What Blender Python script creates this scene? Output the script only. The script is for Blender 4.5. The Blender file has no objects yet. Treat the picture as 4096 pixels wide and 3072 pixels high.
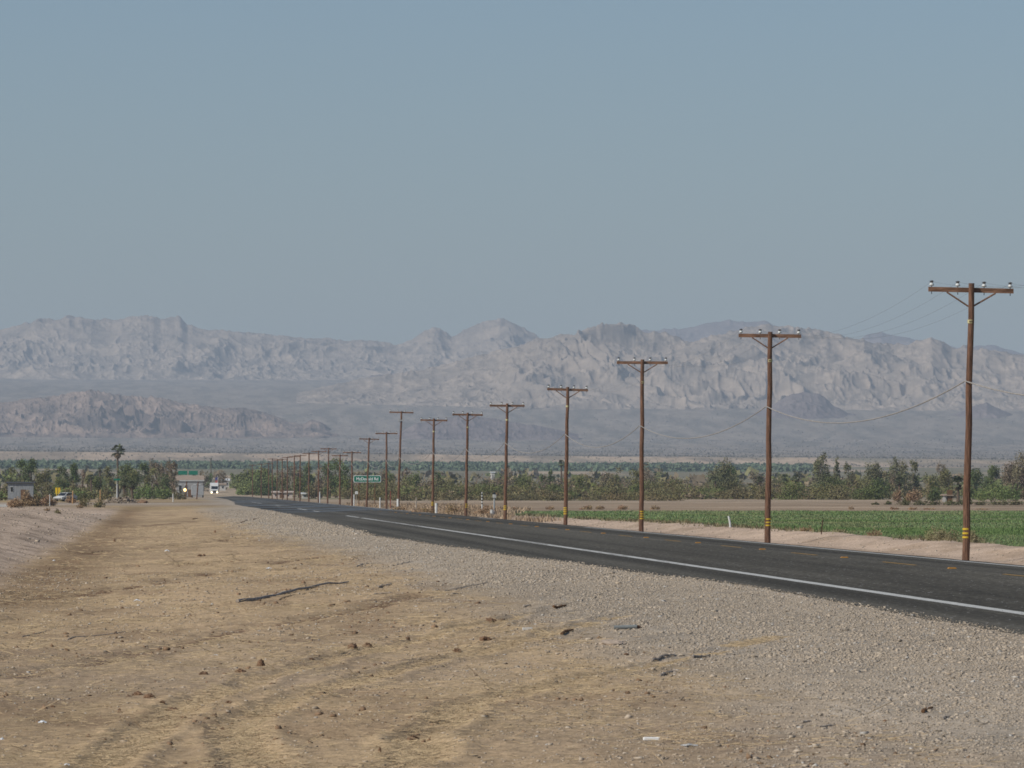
import bpy, math, random
import numpy as np
R = math.radians
SC = bpy.context.scene
COL = SC.collection
rng = np.random.default_rng(11)
random.seed(5)
F, VX, HY, CZ = 24000.0, 640.0, 1955.0, 2.2       # focal length in photo pixels, road vanishing point, eye height

# ------------------------------------------------------------------ noise
_tab = np.random.default_rng(3).random((256, 256))
def vnoise(x, y, s=0):
    x = np.asarray(x, float) + s*17.31; y = np.asarray(y, float) + s*9.77
    xi = np.floor(x).astype(np.int64); yi = np.floor(y).astype(np.int64)
    fx = x-xi; fy = y-yi
    fx = fx*fx*fx*(fx*(fx*6-15)+10); fy = fy*fy*fy*(fy*(fy*6-15)+10)
    a = _tab[xi & 255, yi & 255]; b = _tab[(xi+1) & 255, yi & 255]
    c = _tab[xi & 255, (yi+1) & 255]; d = _tab[(xi+1) & 255, (yi+1) & 255]
    return (a*(1-fx)+b*fx)*(1-fy)+(c*(1-fx)+d*fx)*fy
def fbm(x, y, o=4, s=0, g=.5):
    r = 0; a = 1.; n = 0
    for i in range(o):
        r = r+a*vnoise(x, y, s+i*3.7); n += a; a *= g
        x, y = (x*.8+y*.6)*2.03, (y*.8-x*.6)*2.03
    return r/n
def ridged(x, y, o=6, s=0, g=.52):
    r = 0; a = 1.; n = 0; w = 1.
    for i in range(o):
        v = 1-np.abs(2*vnoise(x, y, s+i*5.3)-1)
        v = v*v*w; w = np.clip(v*1.8, 0, 1)
        r = r+a*v; n += a; a *= g
        x, y = (x*.86+y*.5)*2.07, (y*.86-x*.5)*2.07
    return r/n
def sst(a, b, v):
    t = np.clip((v-a)/(b-a), 0, 1); return t*t*(3-2*t)

# ------------------------------------------------------------------ terrain
_XEy = [-400, 60, 92, 137, 203, 285, 400, 600, 860, 1020, 1250, 3000]
_XEv = [13.2, 13.2, 13.2, 13.4, 11.7, 10.3, 11, 11.4, 10.8, 12.6, 14.2, 14.6]
def road_edge(y):
    return np.interp(y, _XEy, _XEv)+.3*(vnoise(y*.05, y*0+3)-.5)+.14*(vnoise(y*.9, y*0+8)-.5)
def zroad(x):
    return np.interp(x, [9, 15.2, 19.8, 23.1, 24.0], [-.05, 0, .2, .1, .07])
_px = np.linspace(-80, 80, 3201)
_pl = np.interp(_px, [-80, -40, -14, -10, -6.2, -4.7, -3.2, -1.2, 8.5, 12, 80], [.2, .55, .95, .7, .05, -.32, -.45, -.45, -.08, -.03, -.03])
_pb = np.interp(_px, [26.0, 27.5, 28.4, 30.5, 32], [0, .9, 1, .15, 0])
_k = np.hanning(23); _k /= _k.sum()
_pl = np.convolve(np.pad(_pl, 11, mode='edge'), _k, 'valid'); _pb = np.convolve(np.pad(_pb, 11, mode='edge'), _k, 'valid')
FD = [0, 1600, 3300, 5450, 5800, 6050, 7000, 9000, 10500, 11900, 14500, 17500, 20000, 30000]
FZ = [0, 0, 9, 26, 29, 40, 46, 66, 93, 160, 250, 330, 400, 500]
def far_z(x, y):
    px = x/np.maximum(y, 1)*F+VX
    cut = 170*(ridged(x*.008, y*0+2, 4, 4)-.4)
    ys = y+cut*sst(5300, 5800, y)*(1-sst(6600, 7200, y))
    return np.interp(ys, FD, FZ)*(1-np.interp(y, [0, 7000, 11000], [.2, .2, .04])*np.clip(px/4096, 0, 1.3))
def G0(px, py, lo=40, hi=1600):                      # pixel of the photo -> point of flat ground, for laying out the ruts
    d = (CZ+.25)*F/(py-HY)
    return ((px-VX)/F*d, d)
RUTS = []   # (points, depth, width)
def rut(pts, dep, w): RUTS.append((np.array([G0(*p) for p in pts]), dep, w))
rut([(60, 2385), (300, 2352), (520, 2325), (760, 2298), (1000, 2268), (1250, 2235)], .07, .55)
rut([(0, 2668), (200, 2630), (420, 2595), (700, 2545), (960, 2500), (1300, 2455), (1700, 2400)], .09, .40)
rut([(250, 3120), (420, 3000), (595, 2876), (760, 2780), (1000, 2700), (1400, 2610), (1900, 2520), (2400, 2440)], .10, .26)
rut([(1080, 3140), (1055, 3032), (985, 2930), (960, 2860), (1080, 2805), (1350, 2730), (1700, 2650), (2100, 2580), (2500, 2500)], .10, .26)
rut([(1500, 3150), (1620, 3000), (1700, 2900), (1850, 2830), (2250, 2750), (2700, 2680), (3100, 2600)], .09, .24)
rut([(300, 2200), (700, 2170), (1000, 2150)], .07, .9)
rut([(500, 2100), (760, 2085), (960, 2075)], .08, 1.2)
def ruts(x, y, dark=False):
    dz = np.zeros_like(x); st = np.zeros_like(x)
    for ri, (pts, dep, w) in enumerate(RUTS):
        if dark and ri not in (0, 1, 5, 6): continue
        m = (y > pts[:, 1].min()-3) & (y < pts[:, 1].max()+3) & (x > pts[:, 0].min()-3) & (x < pts[:, 0].max()+3)
        if not m.any(): continue
        xx = x[m]+.35*(vnoise(y[m]*.4, x[m]*.4, 5)-.5); yy = y[m]; best = np.full(xx.shape, 1e9)
        for (ax, ay), (bx, by) in zip(pts[:-1], pts[1:]):
            ux, uy = bx-ax, by-ay; L = ux*ux+uy*uy
            t = np.clip(((xx-ax)*ux+(yy-ay)*uy)/L, 0, 1)
            best = np.minimum(best, np.hypot(xx-ax-t*ux, (yy-ay-t*uy)*.7))
        q = best/w; n = .55+.7*fbm(xx*.9, yy*.5, 3, 9)
        dz[m] += (.55 if ri in (0, 1, 5, 6) else .62)*dep*n*(-.9*np.exp(-q*q)+.75*np.exp(-((q-1.5)/.5)**2))
        st[m] = np.maximum(st[m], np.exp(-(q*.9)**2)*(1 if dark or ri not in (0, 1, 5, 6) else .2))
    return st if dark else (dz, st)
def ground_z(x, y):
    x = np.asarray(x, float); y = np.asarray(y, float)
    near = 1-sst(650, 1000, y)
    left = np.interp(x, _px, _pl)
    bermf = np.interp(y, [0, 430, 600, 760], [1, 1, .45, 0])
    left = np.where(x < -3.8, np.where(left > -.2, -.2+(left+.2)*bermf, left), left)
    swale = np.interp(y, [0, 500, 800], [1, 1, 0])
    left = np.where(left < 0, left*swale, left)
    bank = np.interp(x, _px, _pb)*np.interp(y, [0, 60, 200, 320, 400, 470, 540], [.34, .34, .35, .35, .20, .12, 0])
    bn = bank*.5*(fbm(x*.8, y*.25, 3, 21)-.5)
    z = (left+bank+bn)*near
    # micro relief
    amp = near*sst(XI := 15., 12., x)
    rough = np.where(x < -4.2, 1.1, 1.0)*(1-.55*sst(6, 9, x))
    z = z+amp*rough*(.11*(fbm(x*.30, y*.12, 3, 1)-.5)+.075*(fbm(x*1.3, y*.8, 3, 2)-.5)+.03*(fbm(x*5, y*3, 2, 6)-.5))
    z = z+near*sst(24.5, 26.5, x)*(.06*(fbm(x*1.1, y*.25, 3, 12)-.5)+.02*(fbm(x*4, y*1., 2, 15)-.5))
    dz, _ = ruts(x, y)
    z = z+dz*sst(9.5, 6.5, x)
    # bed under the road
    xe = road_edge(y)
    under = (x > xe-.05) & (x < 24.3) & (y < 2600)
    shoulder = np.minimum(z, zroad(x)-.03)
    z = np.where((x > xe-1.5) & (x <= xe+.05) & (y < 2600), np.minimum(z, zroad(xe)-.008), z)
    z = np.where(under, zroad(x)-np.interp(x-xe, [.05, .8], [.008, .15]), z)
    z = np.where((x >= 24.1) & (x < 25.2) & (y < 2600), np.minimum(z, .03), z)
    fn = sst(700, 1600, y)*(.5*(fbm(x*.01, y*.006, 3, 30)-.5)*(1-sst(1500, 1700, y))+1.2*(fbm(x*.006, y*.003, 4, 31)-.5)*sst(2500, 5000, y))
    fn = fn+sst(7000, 9000, y)*3*(fbm(x*.008, y*.003, 4, 33)-.5)
    return z+fn*np.where((x > xe-6) & (x < 30) & (y < 2700), .0, 1)+far_z(x, y)
def mix(a, b, t): return a*(1-t[..., None])+np.array(b)*t[..., None]
def ground_col(x, y):
    px = x/np.maximum(y, 1)*F+VX
    c = np.zeros(x.shape+(3,))+np.array([.425, .31, .190])
    n1 = fbm(x*.5, y*.16, 4, 40); n2 = fbm(x*1.8, y*.5, 3, 41); n3 = fbm(x*.12, y*.03, 3, 42)
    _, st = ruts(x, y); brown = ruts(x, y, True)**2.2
    straw = np.clip(sst(.45, .62, n1)*.38+st*.8*sst(160, 90, y)+sst(.5, .7, n2)*.2, 0, 1)
    c = mix(c, [.50, .37, .215], straw)
    c = mix(c, [.15, .09, .055], brown*sst(.42, .56, fbm(x*1.5, y*.35, 3, 49)))  # brown streaks with ridge-edge shadows painted into the soil colour
    c = mix(c, [.235, .16, .10], sst(.54, .7, fbm(x*.7+9, y*.22, 3, 43))*.42)
    c = mix(c, [.33, .255, .185], sst(.55, .3, n3)*.5*sst(130, 70, y))
    toe = np.exp(-((x+3.2)/1.3)**2)*sst(120, 150, y)
    c = mix(c, [.215, .14, .08], toe*(.35+.6*n1))
    berm = sst(-3.9, -5.2, x+.7*(n1-.5))
    bc = mix(np.zeros_like(c)+np.array([.53, .41, .305]), [.27, .20, .145], sst(.50, .68, fbm(x*1.1, y*.3, 4, 44))*.6)
    c = c*(1-berm[..., None])+bc*berm[..., None]
    gx = x-1.6*(n1-.5)-1.2*(n2-.5)+np.interp(y, [60, 130, 220, 330, 700], [0, -.6, -.6, .8, 2.0])
    grav = sst(4.6, 8.2, gx)*(x < 24)
    gc = np.zeros_like(c)+np.array([.40, .34, .265])
    gc = mix(gc, [.27, .235, .19], sst(.5, .7, fbm(x*2.2, y*.6, 3, 46))*.6)
    c = c*(1-grav[..., None])+gc*grav[..., None]
    rb = sst(23.8, 24.4, x)
    bc = mix(np.zeros_like(c)+np.array([.47, .36, .27]), [.38, .285, .205], sst(.48, .7, fbm(x*.8, y*.2, 4, 47)))
    c = c*(1-rb[..., None])+bc*rb[..., None]
    weed = rb*sst(430, 520, y)*sst(34, 31, x)
    c = mix(c, [.25, .19, .12], weed*.7)
    field = sst(29.4, 30.2, x+np.interp(y, [330, 430], [0, 1.2])+.5*(n2-.5)-.07*np.maximum(y-500, 0))*sst(602, 595, y+14*(n3-.5))*sst(150, 170, y)
    c = mix(c, [.14, .18, .08], field)
    strip = sst(26, 30, x)*sst(515, 530, y)*(1-field)
    sc = mix(np.zeros_like(c)+np.array([.30, .225, .155]), [.39, .31, .22], sst(.5, .65, fbm(x*.004, y*.03, 3, 50)))
    sc = mix(sc, [.13, .14, .07], sst(.58, .68, fbm(x*.03, y*.012, 4, 51))*sst(800, 900, y)*.8)
    c = c*(1-strip[..., None])+sc*strip[..., None]
    lf = sst(600, 800, y)*sst(12, 6, x)
    lc = mix(np.zeros_like(c)+np.array([.31, .235, .155]), [.37, .27, .14], sst(.5, .66, fbm(x*.05, y*.02, 3, 52)))
    lc = mix(lc, [.36, .30, .235], np.exp(-((y-880)/60)**2))
    c = c*(1-lf[..., None])+lc*lf[..., None]
    f2 = sst(1250, 1600, y+200*(fbm(x*.02, y*.004, 3, 53)-.5))
    oc = mix(np.zeros_like(c)+np.array([.20, .18, .12]), [.38, .30, .21], sst(.56, .66, fbm(x*.012, y*.0025, 4, 54)))
    c = c*(1-f2[..., None])+oc*f2[..., None]
    g3 = sst(4150, 4350, y)*sst(5560, 5450, y)
    c = mix(c, [.085, .11, .06], g3*.9*sst(3300, 3150, px+400*(n3-.5)))
    cl = sst(5450, 5600, y)*sst(6500, 6250, y+350*(fbm(x*.01, y*.002, 3, 55)-.5)+300*sst(1400, 3400, px))
    cc = mix(np.zeros_like(c)+np.array([.43, .33, .235]), [.20, .17, .13], sst(.52, .64, fbm(x*.012, y*.004, 4, 56))*np.interp(px, [0, 900, 1600], [.45, .7, .75]))
    c = c*(1-cl[..., None])+cc*cl[..., None]
    bj = sst(5900, 6400, y)*(1-cl)
    pc = mix(np.zeros_like(c)+np.array([.27, .23, .19]), [.18, .16, .135], sst(.42, .62, fbm(x*.05, y*.004, 5, 57)))
    pc = mix(pc, [.30, .25, .2], sst(.58, .70, fbm(x*.006, y*.0012, 4, 58))*.6)
    c = c*(1-bj[..., None])+pc*bj[..., None]
    return c
def gz(x, y): return float(ground_z(np.array([x]), np.array([y]))[0])
def gp(px, py, lo=45, hi=1800):                     # first meeting of the sight line with the ground
    d = np.exp(np.linspace(math.log(lo), math.log(hi), 6000))
    x = (px-VX)/F*d; zr = CZ-(py-HY)/F*d
    k = np.argmax(zr <= ground_z(x, d))
    if zr[k] > ground_z(x[k:k+1], d[k:k+1])[0]: k = len(d)-1
    return float(x[k]), float(d[k]), gz(x[k], d[k])

# ------------------------------------------------------------------ mesh helpers
def link(o, parent=None):
    COL.objects.link(o)
    if parent: o.parent = parent
    return o
def np_mesh(name, verts, faces, mat, parent=None, col=None, smooth=False, mats=None, midx=None):
    verts = np.asarray(verts, np.float32); faces = np.asarray(faces, np.int32)
    me = bpy.data.meshes.new(name); k = faces.shape[1]
    me.vertices.add(len(verts)); me.vertices.foreach_set('co', verts.ravel())
    me.loops.add(faces.size); me.loops.foreach_set('vertex_index', faces.ravel())
    me.polygons.add(len(faces)); me.polygons.foreach_set('loop_start', np.arange(0, faces.size, k, dtype=np.int32))
    me.polygons.foreach_set('loop_total', np.full(len(faces), k, np.int32))
    me.update(calc_edges=True)
    if smooth: me.polygons.foreach_set('use_smooth', np.ones(len(faces), bool))
    if col is not None:
        col = np.asarray(col, np.float32)
        if col.shape[1] == 3: col = np.concatenate([col, np.ones((len(col), 1), np.float32)], 1)
        a = me.color_attributes.new('Col', 'FLOAT_COLOR', 'POINT'); a.data.foreach_set('color', col.ravel())
    me.materials.append(mat)
    return link(bpy.data.objects.new(name, me), parent)
class MB:
    def __init__(s): s.v = []; s.f = []
    def add(s, v, f):
        n = len(s.v); s.v += [tuple(p) for p in v]; s.f += [tuple(n+i for i in q) for q in f]; return s
    def box(s, c, d, rz=0, bev=0):
        x, y, z = d[0]/2, d[1]/2, d[2]/2; cs, sn = math.cos(rz), math.sin(rz)
        b = min(bev, x*.9, y*.9, z*.9)
        if b <= 0: pts = [(i*x, j*y, k*z) for k in (-1, 1) for i, j in ((-1, -1), (1, -1), (1, 1), (-1, 1))]; fs = [(3, 2, 1, 0), (4, 5, 6, 7), (0, 1, 5, 4), (1, 2, 6, 5), (2, 3, 7, 6), (3, 0, 4, 7)]
        else:
            pts = []; ring = []
            for k, zz, e in ((0, -z, b), (1, -z+b, 0), (2, z-b, 0), (3, z, b)):
                X, Y = x-e, y-e
                pts += [(-X+b, -Y, zz), (X-b, -Y, zz), (X, -Y+b, zz), (X, Y-b, zz), (X-b, Y, zz), (-X+b, Y, zz), (-X, Y-b, zz), (-X, -Y+b, zz)]
            fs = [tuple(range(7, -1, -1)), tuple(range(24, 32))]
            for k in range(3):
                for i in range(8): fs.append((k*8+i, k*8+(i+1) % 8, k*8+8+(i+1) % 8, k*8+8+i))
        return s.add([(c[0]+p[0]*cs-p[1]*sn, c[1]+p[0]*sn+p[1]*cs, c[2]+p[2]) for p in pts], fs)
    def tube(s, pts, rad, n=8, cap=True, sx=1.):
        P = [np.array(p, float) for p in pts]; rad = [rad]*len(P) if not hasattr(rad, '__len__') else rad
        vs = []; fs = []
        for i, p in enumerate(P):
            t = P[min(i+1, len(P)-1)]-P[max(i-1, 0)]; t /= np.linalg.norm(t)
            a = np.array([1, 0, 0]) if abs(t[0]) < .8 else np.array([0, 1, 0])
            u = np.cross(t, a); u /= np.linalg.norm(u); w = np.cross(t, u)
            for k in range(n):
                th = 2*math.pi*k/n; vs.append(p+rad[i]*(u*math.cos(th)+w*math.sin(th)*sx))
        for i in range(len(P)-1):
            for k in range(n): fs.append((i*n+k, i*n+(k+1) % n, i*n+n+(k+1) % n, i*n+n+k))
        if cap: fs += [tuple(range(n-1, -1, -1)), tuple(range((len(P)-1)*n, len(P)*n))]
        return s.add(vs, fs)
    def lathe(s, c, prof, n=12):
        vs = []; fs = []
        for r, z in prof:
            for k in range(n): th = 2*math.pi*k/n; vs.append((c[0]+r*math.cos(th), c[1]+r*math.sin(th), c[2]+z))
        for i in range(len(prof)-1):
            for k in range(n): fs.append((i*n+k, i*n+(k+1) % n, i*n+n+(k+1) % n, i*n+n+k))
        fs += [tuple(range(n-1, -1, -1)), tuple(range((len(prof)-1)*n, len(prof)*n))]
        return s.add(vs, fs)
    def prism(s, poly, y0, y1):                      # outline in x,z swept along y
        n = len(poly)
        return s.add([(p[0], y0, p[1]) for p in poly]+[(p[0], y1, p[1]) for p in poly],
                     [tuple(range(n)), tuple(range(2*n-1, n-1, -1))]+[(i, n+i, n+(i+1) % n, (i+1) % n) for i in range(n)])
    def prismx(s, poly, x0, x1):                     # outline in y,z swept along x
        n = len(poly)
        return s.add([(x0, p[0], p[1]) for p in poly]+[(x1, p[0], p[1]) for p in poly],
                     [tuple(range(n-1, -1, -1)), tuple(range(n, 2*n))]+[(i, (i+1) % n, n+(i+1) % n, n+i) for i in range(n)])
    def build(s, name, mat, parent=None, smooth=False):
        me = bpy.data.meshes.new(name); me.from_pydata(s.v, [], s.f); me.materials.append(mat)
        if smooth: me.polygons.foreach_set('use_smooth', np.ones(len(me.polygons), bool))
        return link(bpy.data.objects.new(name, me), parent)
def tag(o, label, cat=None, group=None, kind=None):
    o['label'] = label
    if cat: o['category'] = cat
    if group: o['group'] = group
    if kind: o['kind'] = kind
    return o
def thing(name, label, cat, loc, rz=0, group=None, ry=0):
    o = bpy.data.objects.new(name, None); o.empty_display_size = .2; COL.objects.link(o)
    o.location = loc; o.rotation_euler = (0, ry, rz)
    return tag(o, label, cat, group)

# ------------------------------------------------------------------ materials
def mat(name, col, rough=.9, spec=.3, noise=0, nscale=3., bump=0, bscale=20., attr=False, metal=0, emit=None, dark=None, stretch=(1, 1, 1), transl=0):
    m = bpy.data.materials.new(name); m.use_nodes = True; nt = m.node_tree; N = nt.nodes; L = nt.links
    b = N['Principled BSDF']; b.inputs['Roughness'].default_value = rough; b.inputs['Specular IOR Level'].default_value = spec
    b.inputs['Metallic'].default_value = metal; b.inputs['Base Color'].default_value = (*col, 1)
    geo = N.new('ShaderNodeTexCoord'); mp = N.new('ShaderNodeMapping'); L.new(geo.outputs['Object'], mp.inputs['Vector']); mp.inputs['Scale'].default_value = stretch
    src = None
    if attr:
        a = N.new('ShaderNodeVertexColor'); a.layer_name = 'Col'; src = a.outputs['Color']
    if noise:
        t = N.new('ShaderNodeTexNoise'); t.inputs['Scale'].default_value = nscale; t.inputs['Detail'].default_value = 5; t.inputs['Roughness'].default_value = .65
        L.new(mp.outputs['Vector'], t.inputs['Vector'])
        r = N.new('ShaderNodeMapRange'); r.inputs['From Min'].default_value = .3; r.inputs['From Max'].default_value = .7
        r.inputs['To Min'].default_value = 1-noise; r.inputs['To Max'].default_value = 1+noise
        L.new(t.outputs['Fac'], r.inputs['Value'])
        if dark:
            mx = N.new('ShaderNodeMix'); mx.data_type = 'RGBA'; rr = N.new('ShaderNodeMapRange'); rr.inputs['From Min'].default_value = .4; rr.inputs['From Max'].default_value = .6
            L.new(t.outputs['Fac'], rr.inputs['Value']); L.new(rr.outputs['Result'], mx.inputs['Factor'])
            mx.inputs['A'].default_value = (*dark, 1); mx.inputs['B'].default_value = (*col, 1); src = mx.outputs['Result']
        v = N.new('ShaderNodeVectorMath'); v.operation = 'SCALE'
        if src: L.new(src, v.inputs[0])
        else: v.inputs[0].default_value = col
        L.new(r.outputs['Result'], v.inputs['Scale']); src = v.outputs['Vector']
    if src: L.new(src, b.inputs['Base Color'])
    if bump:
        t2 = N.new('ShaderNodeTexNoise'); t2.inputs['Scale'].default_value = bscale; t2.inputs['Detail'].default_value = 4
        L.new(mp.outputs['Vector'], t2.inputs['Vector'])
        bp = N.new('ShaderNodeBump'); bp.inputs['Strength'].default_value = bump; bp.inputs['Distance'].default_value = .05
        L.new(t2.outputs['Fac'], bp.inputs['Height']); L.new(bp.outputs['Normal'], b.inputs['Normal'])
    if emit: b.inputs['Emission Color'].default_value = (*emit[:3], 1); b.inputs['Emission Strength'].default_value = emit[3]; m.cycles.emission_sampling = 'NONE'
    return m
M = {}
def ground_material():
    m = mat('dirt', (.3, .2, .15), 1, .05, attr=True); nt = m.node_tree; N = nt.nodes; L = nt.links; b = N['Principled BSDF']
    a = [n for n in N if n.type == 'VERTEX_COLOR'][0]; tc = [n for n in N if n.type == 'TEX_COORD'][0]
    src = a.outputs['Color']
    for sc, st, lo, hi in ((9, (1, .6, 1), .78, 1.2), (42, (1, .8, 1), .72, 1.26), (.6, (1, .25, 1), .88, 1.1), (.02, (1, .22, 1), .85, 1.15), (.12, (1, .1, 1), .84, 1.16)):
        mp = N.new('ShaderNodeMapping'); mp.inputs['Scale'].default_value = st; L.new(tc.outputs['Object'], mp.inputs['Vector'])
        t = N.new('ShaderNodeTexNoise'); t.inputs['Scale'].default_value = sc; t.inputs['Detail'].default_value = 4; L.new(mp.outputs['Vector'], t.inputs['Vector'])
        r = N.new('ShaderNodeMapRange'); r.inputs['From Min'].default_value = .32; r.inputs['From Max'].default_value = .68
        r.inputs['To Min'].default_value = lo; r.inputs['To Max'].default_value = hi; L.new(t.outputs['Fac'], r.inputs['Value'])
        v = N.new('ShaderNodeVectorMath'); v.operation = 'SCALE'; L.new(src, v.inputs[0]); L.new(r.outputs['Result'], v.inputs['Scale']); src = v.outputs['Vector']
    L.new(src, b.inputs['Base Color'])
    t2 = N.new('ShaderNodeTexNoise'); t2.inputs['Scale'].default_value = 14; t2.inputs['Detail'].default_value = 5; L.new(tc.outputs['Object'], t2.inputs['Vector'])
    bp = N.new('ShaderNodeBump'); bp.inputs['Strength'].default_value = .5; bp.inputs['Distance'].default_value = .04
    L.new(t2.outputs['Fac'], bp.inputs['Height']); L.new(bp.outputs['Normal'], b.inputs['Normal'])
    return m
M['ground'] = ground_material()
def asphalt_material():
    m = mat('asphalt', (.04, .04, .04), .85, .25); nt = m.node_tree; N = nt.nodes; L = nt.links; b = N['Principled BSDF']
    tc = [n for n in N if n.type == 'TEX_COORD'][0]
    def noise(sc, st, det=3):
        mp = N.new('ShaderNodeMapping'); mp.inputs['Scale'].default_value = st; L.new(tc.outputs['Object'], mp.inputs['Vector'])
        t = N.new('ShaderNodeTexNoise'); t.inputs['Scale'].default_value = sc; t.inputs['Detail'].default_value = det; L.new(mp.outputs['Vector'], t.inputs['Vector']); return t.outputs['Fac']
    def rng_(v, a, c, lo, hi):
        r = N.new('ShaderNodeMapRange'); r.inputs['From Min'].default_value = a; r.inputs['From Max'].default_value = c
        r.inputs['To Min'].default_value = lo; r.inputs['To Max'].default_value = hi; L.new(v, r.inputs['Value']); return r.outputs['Result']
    def mul(a, c):
        v = N.new('ShaderNodeMath'); v.operation = 'MULTIPLY'; L.new(a, v.inputs[0]); L.new(c, v.inputs[1]); return v.outputs[0]
    lane = rng_(noise(.9, (1, .004, 1)), (.35), .65, .66, 1.3)          # long streaks along the lanes
    patch = rng_(noise(.3, (1, .06, 1)), .35, .65, .88, 1.12)
    grain = rng_(noise(9, (1, .22, 1), 4), .3, .7, .62, 1.38)
    f = mul(mul(lane, patch), grain)
    chips = rng_(noise(13, (1, .22, 1), 1), .68, .80, 0, .30)           # pale stone chips in the binder
    v = N.new('ShaderNodeVectorMath'); v.operation = 'SCALE'; v.inputs[0].default_value = (.082, .076, .062); L.new(f, v.inputs['Scale'])
    ad = N.new('ShaderNodeVectorMath'); ad.operation = 'ADD'; L.new(v.outputs['Vector'], ad.inputs[0])
    cm = N.new('ShaderNodeCombineXYZ'); [L.new(chips, cm.inputs[i]) for i in range(3)]; L.new(cm.outputs[0], ad.inputs[1])
    L.new(ad.outputs['Vector'], b.inputs['Base Color'])
    sp = N.new('ShaderNodeSeparateXYZ'); L.new(tc.outputs['Object'], sp.inputs[0])
    far = rng_(sp.outputs['Y'], 430, 560, 0, 1)                        # gloss added to the far road to imitate heat mirage
    shine = mul(far, rng_(noise(1, (.02, .022, 1), 2), .42, .58, 0, 1))
    L.new(rng_(shine, 0, 1, .92, .42), b.inputs['Roughness']); L.new(rng_(shine, 0, 1, 0.05, .10), b.inputs['Specular IOR Level'])
    return m
M['asphalt'] = asphalt_material()
M['white_paint'] = mat('white road paint', (.46, .46, .43), .8, .2, noise=.4, nscale=4)
M['yellow_paint'] = mat('yellow road paint', (.36, .22, .06), .8, .2, noise=.3, nscale=5)
M['amber'] = mat('amber plastic', (.46, .22, .03), .5, .4)
M['stone'] = mat('gravel', (.3, .26, .2), .95, .1, attr=True, noise=.15, nscale=30)
M['straw'] = mat('straw', (.5, .38, .2), .85, .15, attr=True)
M['wood'] = mat('creosoted pole wood', (.185, .102, .066), .9, .12, noise=.3, nscale=9, stretch=(3, 3, .25), bump=.5, bscale=25, dark=(.12, .068, .046))
M['arm'] = mat('weathered crossarm wood', (.24, .135, .085), .9, .12, noise=.3, nscale=6, stretch=(.4, 3, 3), dark=(.14, .08, .052))
M['porcelain'] = mat('white porcelain', (.55, .57, .55), .25, .5)
M['dark_metal'] = mat('dark metal', (.035, .03, .028), .6, .4, noise=.2)
M['grey_metal'] = mat('galvanised steel', (.33, .34, .34), .5, .5, noise=.15)
M['band'] = mat('yellow reflective band', (.62, .42, .03), .5, .4, noise=.15, nscale=12)
M['tagmat'] = mat('pale yellow tag', (.50, .45, .24), .6, .3)
M['cable_w'] = mat('sunbleached cable', (.34, .315, .28), .7, .3, noise=.3, nscale=2)
M['wire'] = mat('bare wire', (.10, .10, .10), .5, .5)
M['green_sign'] = mat('green sign sheeting', (.004, .16, .10), .5, .4, noise=.08)
M['white_sign'] = mat('white sign sheeting', (.75, .77, .75), .5, .4)
M['white'] = mat('white weathered paint', (.62, .63, .61), .6, .4, noise=.12, nscale=4)
M['offwhite'] = mat('off white wall', (.52, .50, .46), .9, .2, noise=.15, nscale=1)
M['greywall'] = mat('grey weathered wall', (.29, .285, .275), .9, .2, noise=.25, nscale=1)
M['pinkwall'] = mat('pinkish stucco', (.50, .42, .36), .95, .1, noise=.12, nscale=.8)
M['tin'] = mat('corrugated pale tin', (.24, .25, .255), .6, .4, noise=.35, nscale=1.4, stretch=(4, 4, .4))
M['roof_tan'] = mat('tan roof', (.32, .25, .19), .9, .2, noise=.15, nscale=1)
M['roof_dark'] = mat('dark roof', (.06, .06, .065), .8, .3, noise=.15)
M['yellow'] = mat('yellow plastic', (.72, .50, .02), .5, .4)
M['black'] = mat('black rubber', (.02, .02, .02), .8, .3)
M['glass'] = mat('dark glass', (.015, .018, .02), .08, .6)
M['lamp'] = mat('lit headlamp', (.9, .85, .7), .3, .5, emit=(1, .82, .5, 5))
M['amber_lamp'] = mat('lit amber lamp', (.8, .5, .2), .3, .5, emit=(1, .62, .25, 3))
M['red'] = mat('red cloth', (.42, .10, .07), .9, .1)
M['blue'] = mat('blue cloth', (.06, .07, .22), .9, .1)
M['pipe'] = mat('grey plastic pipe', (.20, .215, .21), .7, .3, noise=.15, nscale=8)
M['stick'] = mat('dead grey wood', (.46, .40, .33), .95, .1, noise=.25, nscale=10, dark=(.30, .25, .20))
M['stick_b'] = mat('dead brown stalk', (.15, .085, .045), .95, .1, noise=.35, nscale=14)
M['clod'] = mat('earth clod', (.20, .125, .078), 1, .05, noise=.3, nscale=25, bump=.6, bscale=30)
M['trash'] = mat('white plastic scrap', (.72, .74, .74), .5, .4)
M['sand'] = mat('pale sand', (.44, .355, .275), 1, .05, noise=.12, nscale=9, bump=.5, bscale=30)
M['concrete'] = mat('pale concrete', (.46, .46, .44), .9, .2, noise=.2, nscale=5)
M['rust'] = mat('rusty steel', (.07, .038, .026), .9, .2, noise=.3, nscale=8)
def leafmat(n, c): M[n] = mat(n.replace('_', ' '), c, .75, .2, attr=True)
leafmat('leaf', (.06, .08, .04)); leafmat('grass', (.07, .12, .04))
M['bark'] = mat('bark', (.12, .09, .065), .95, .1, noise=.3, nscale=5)

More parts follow.
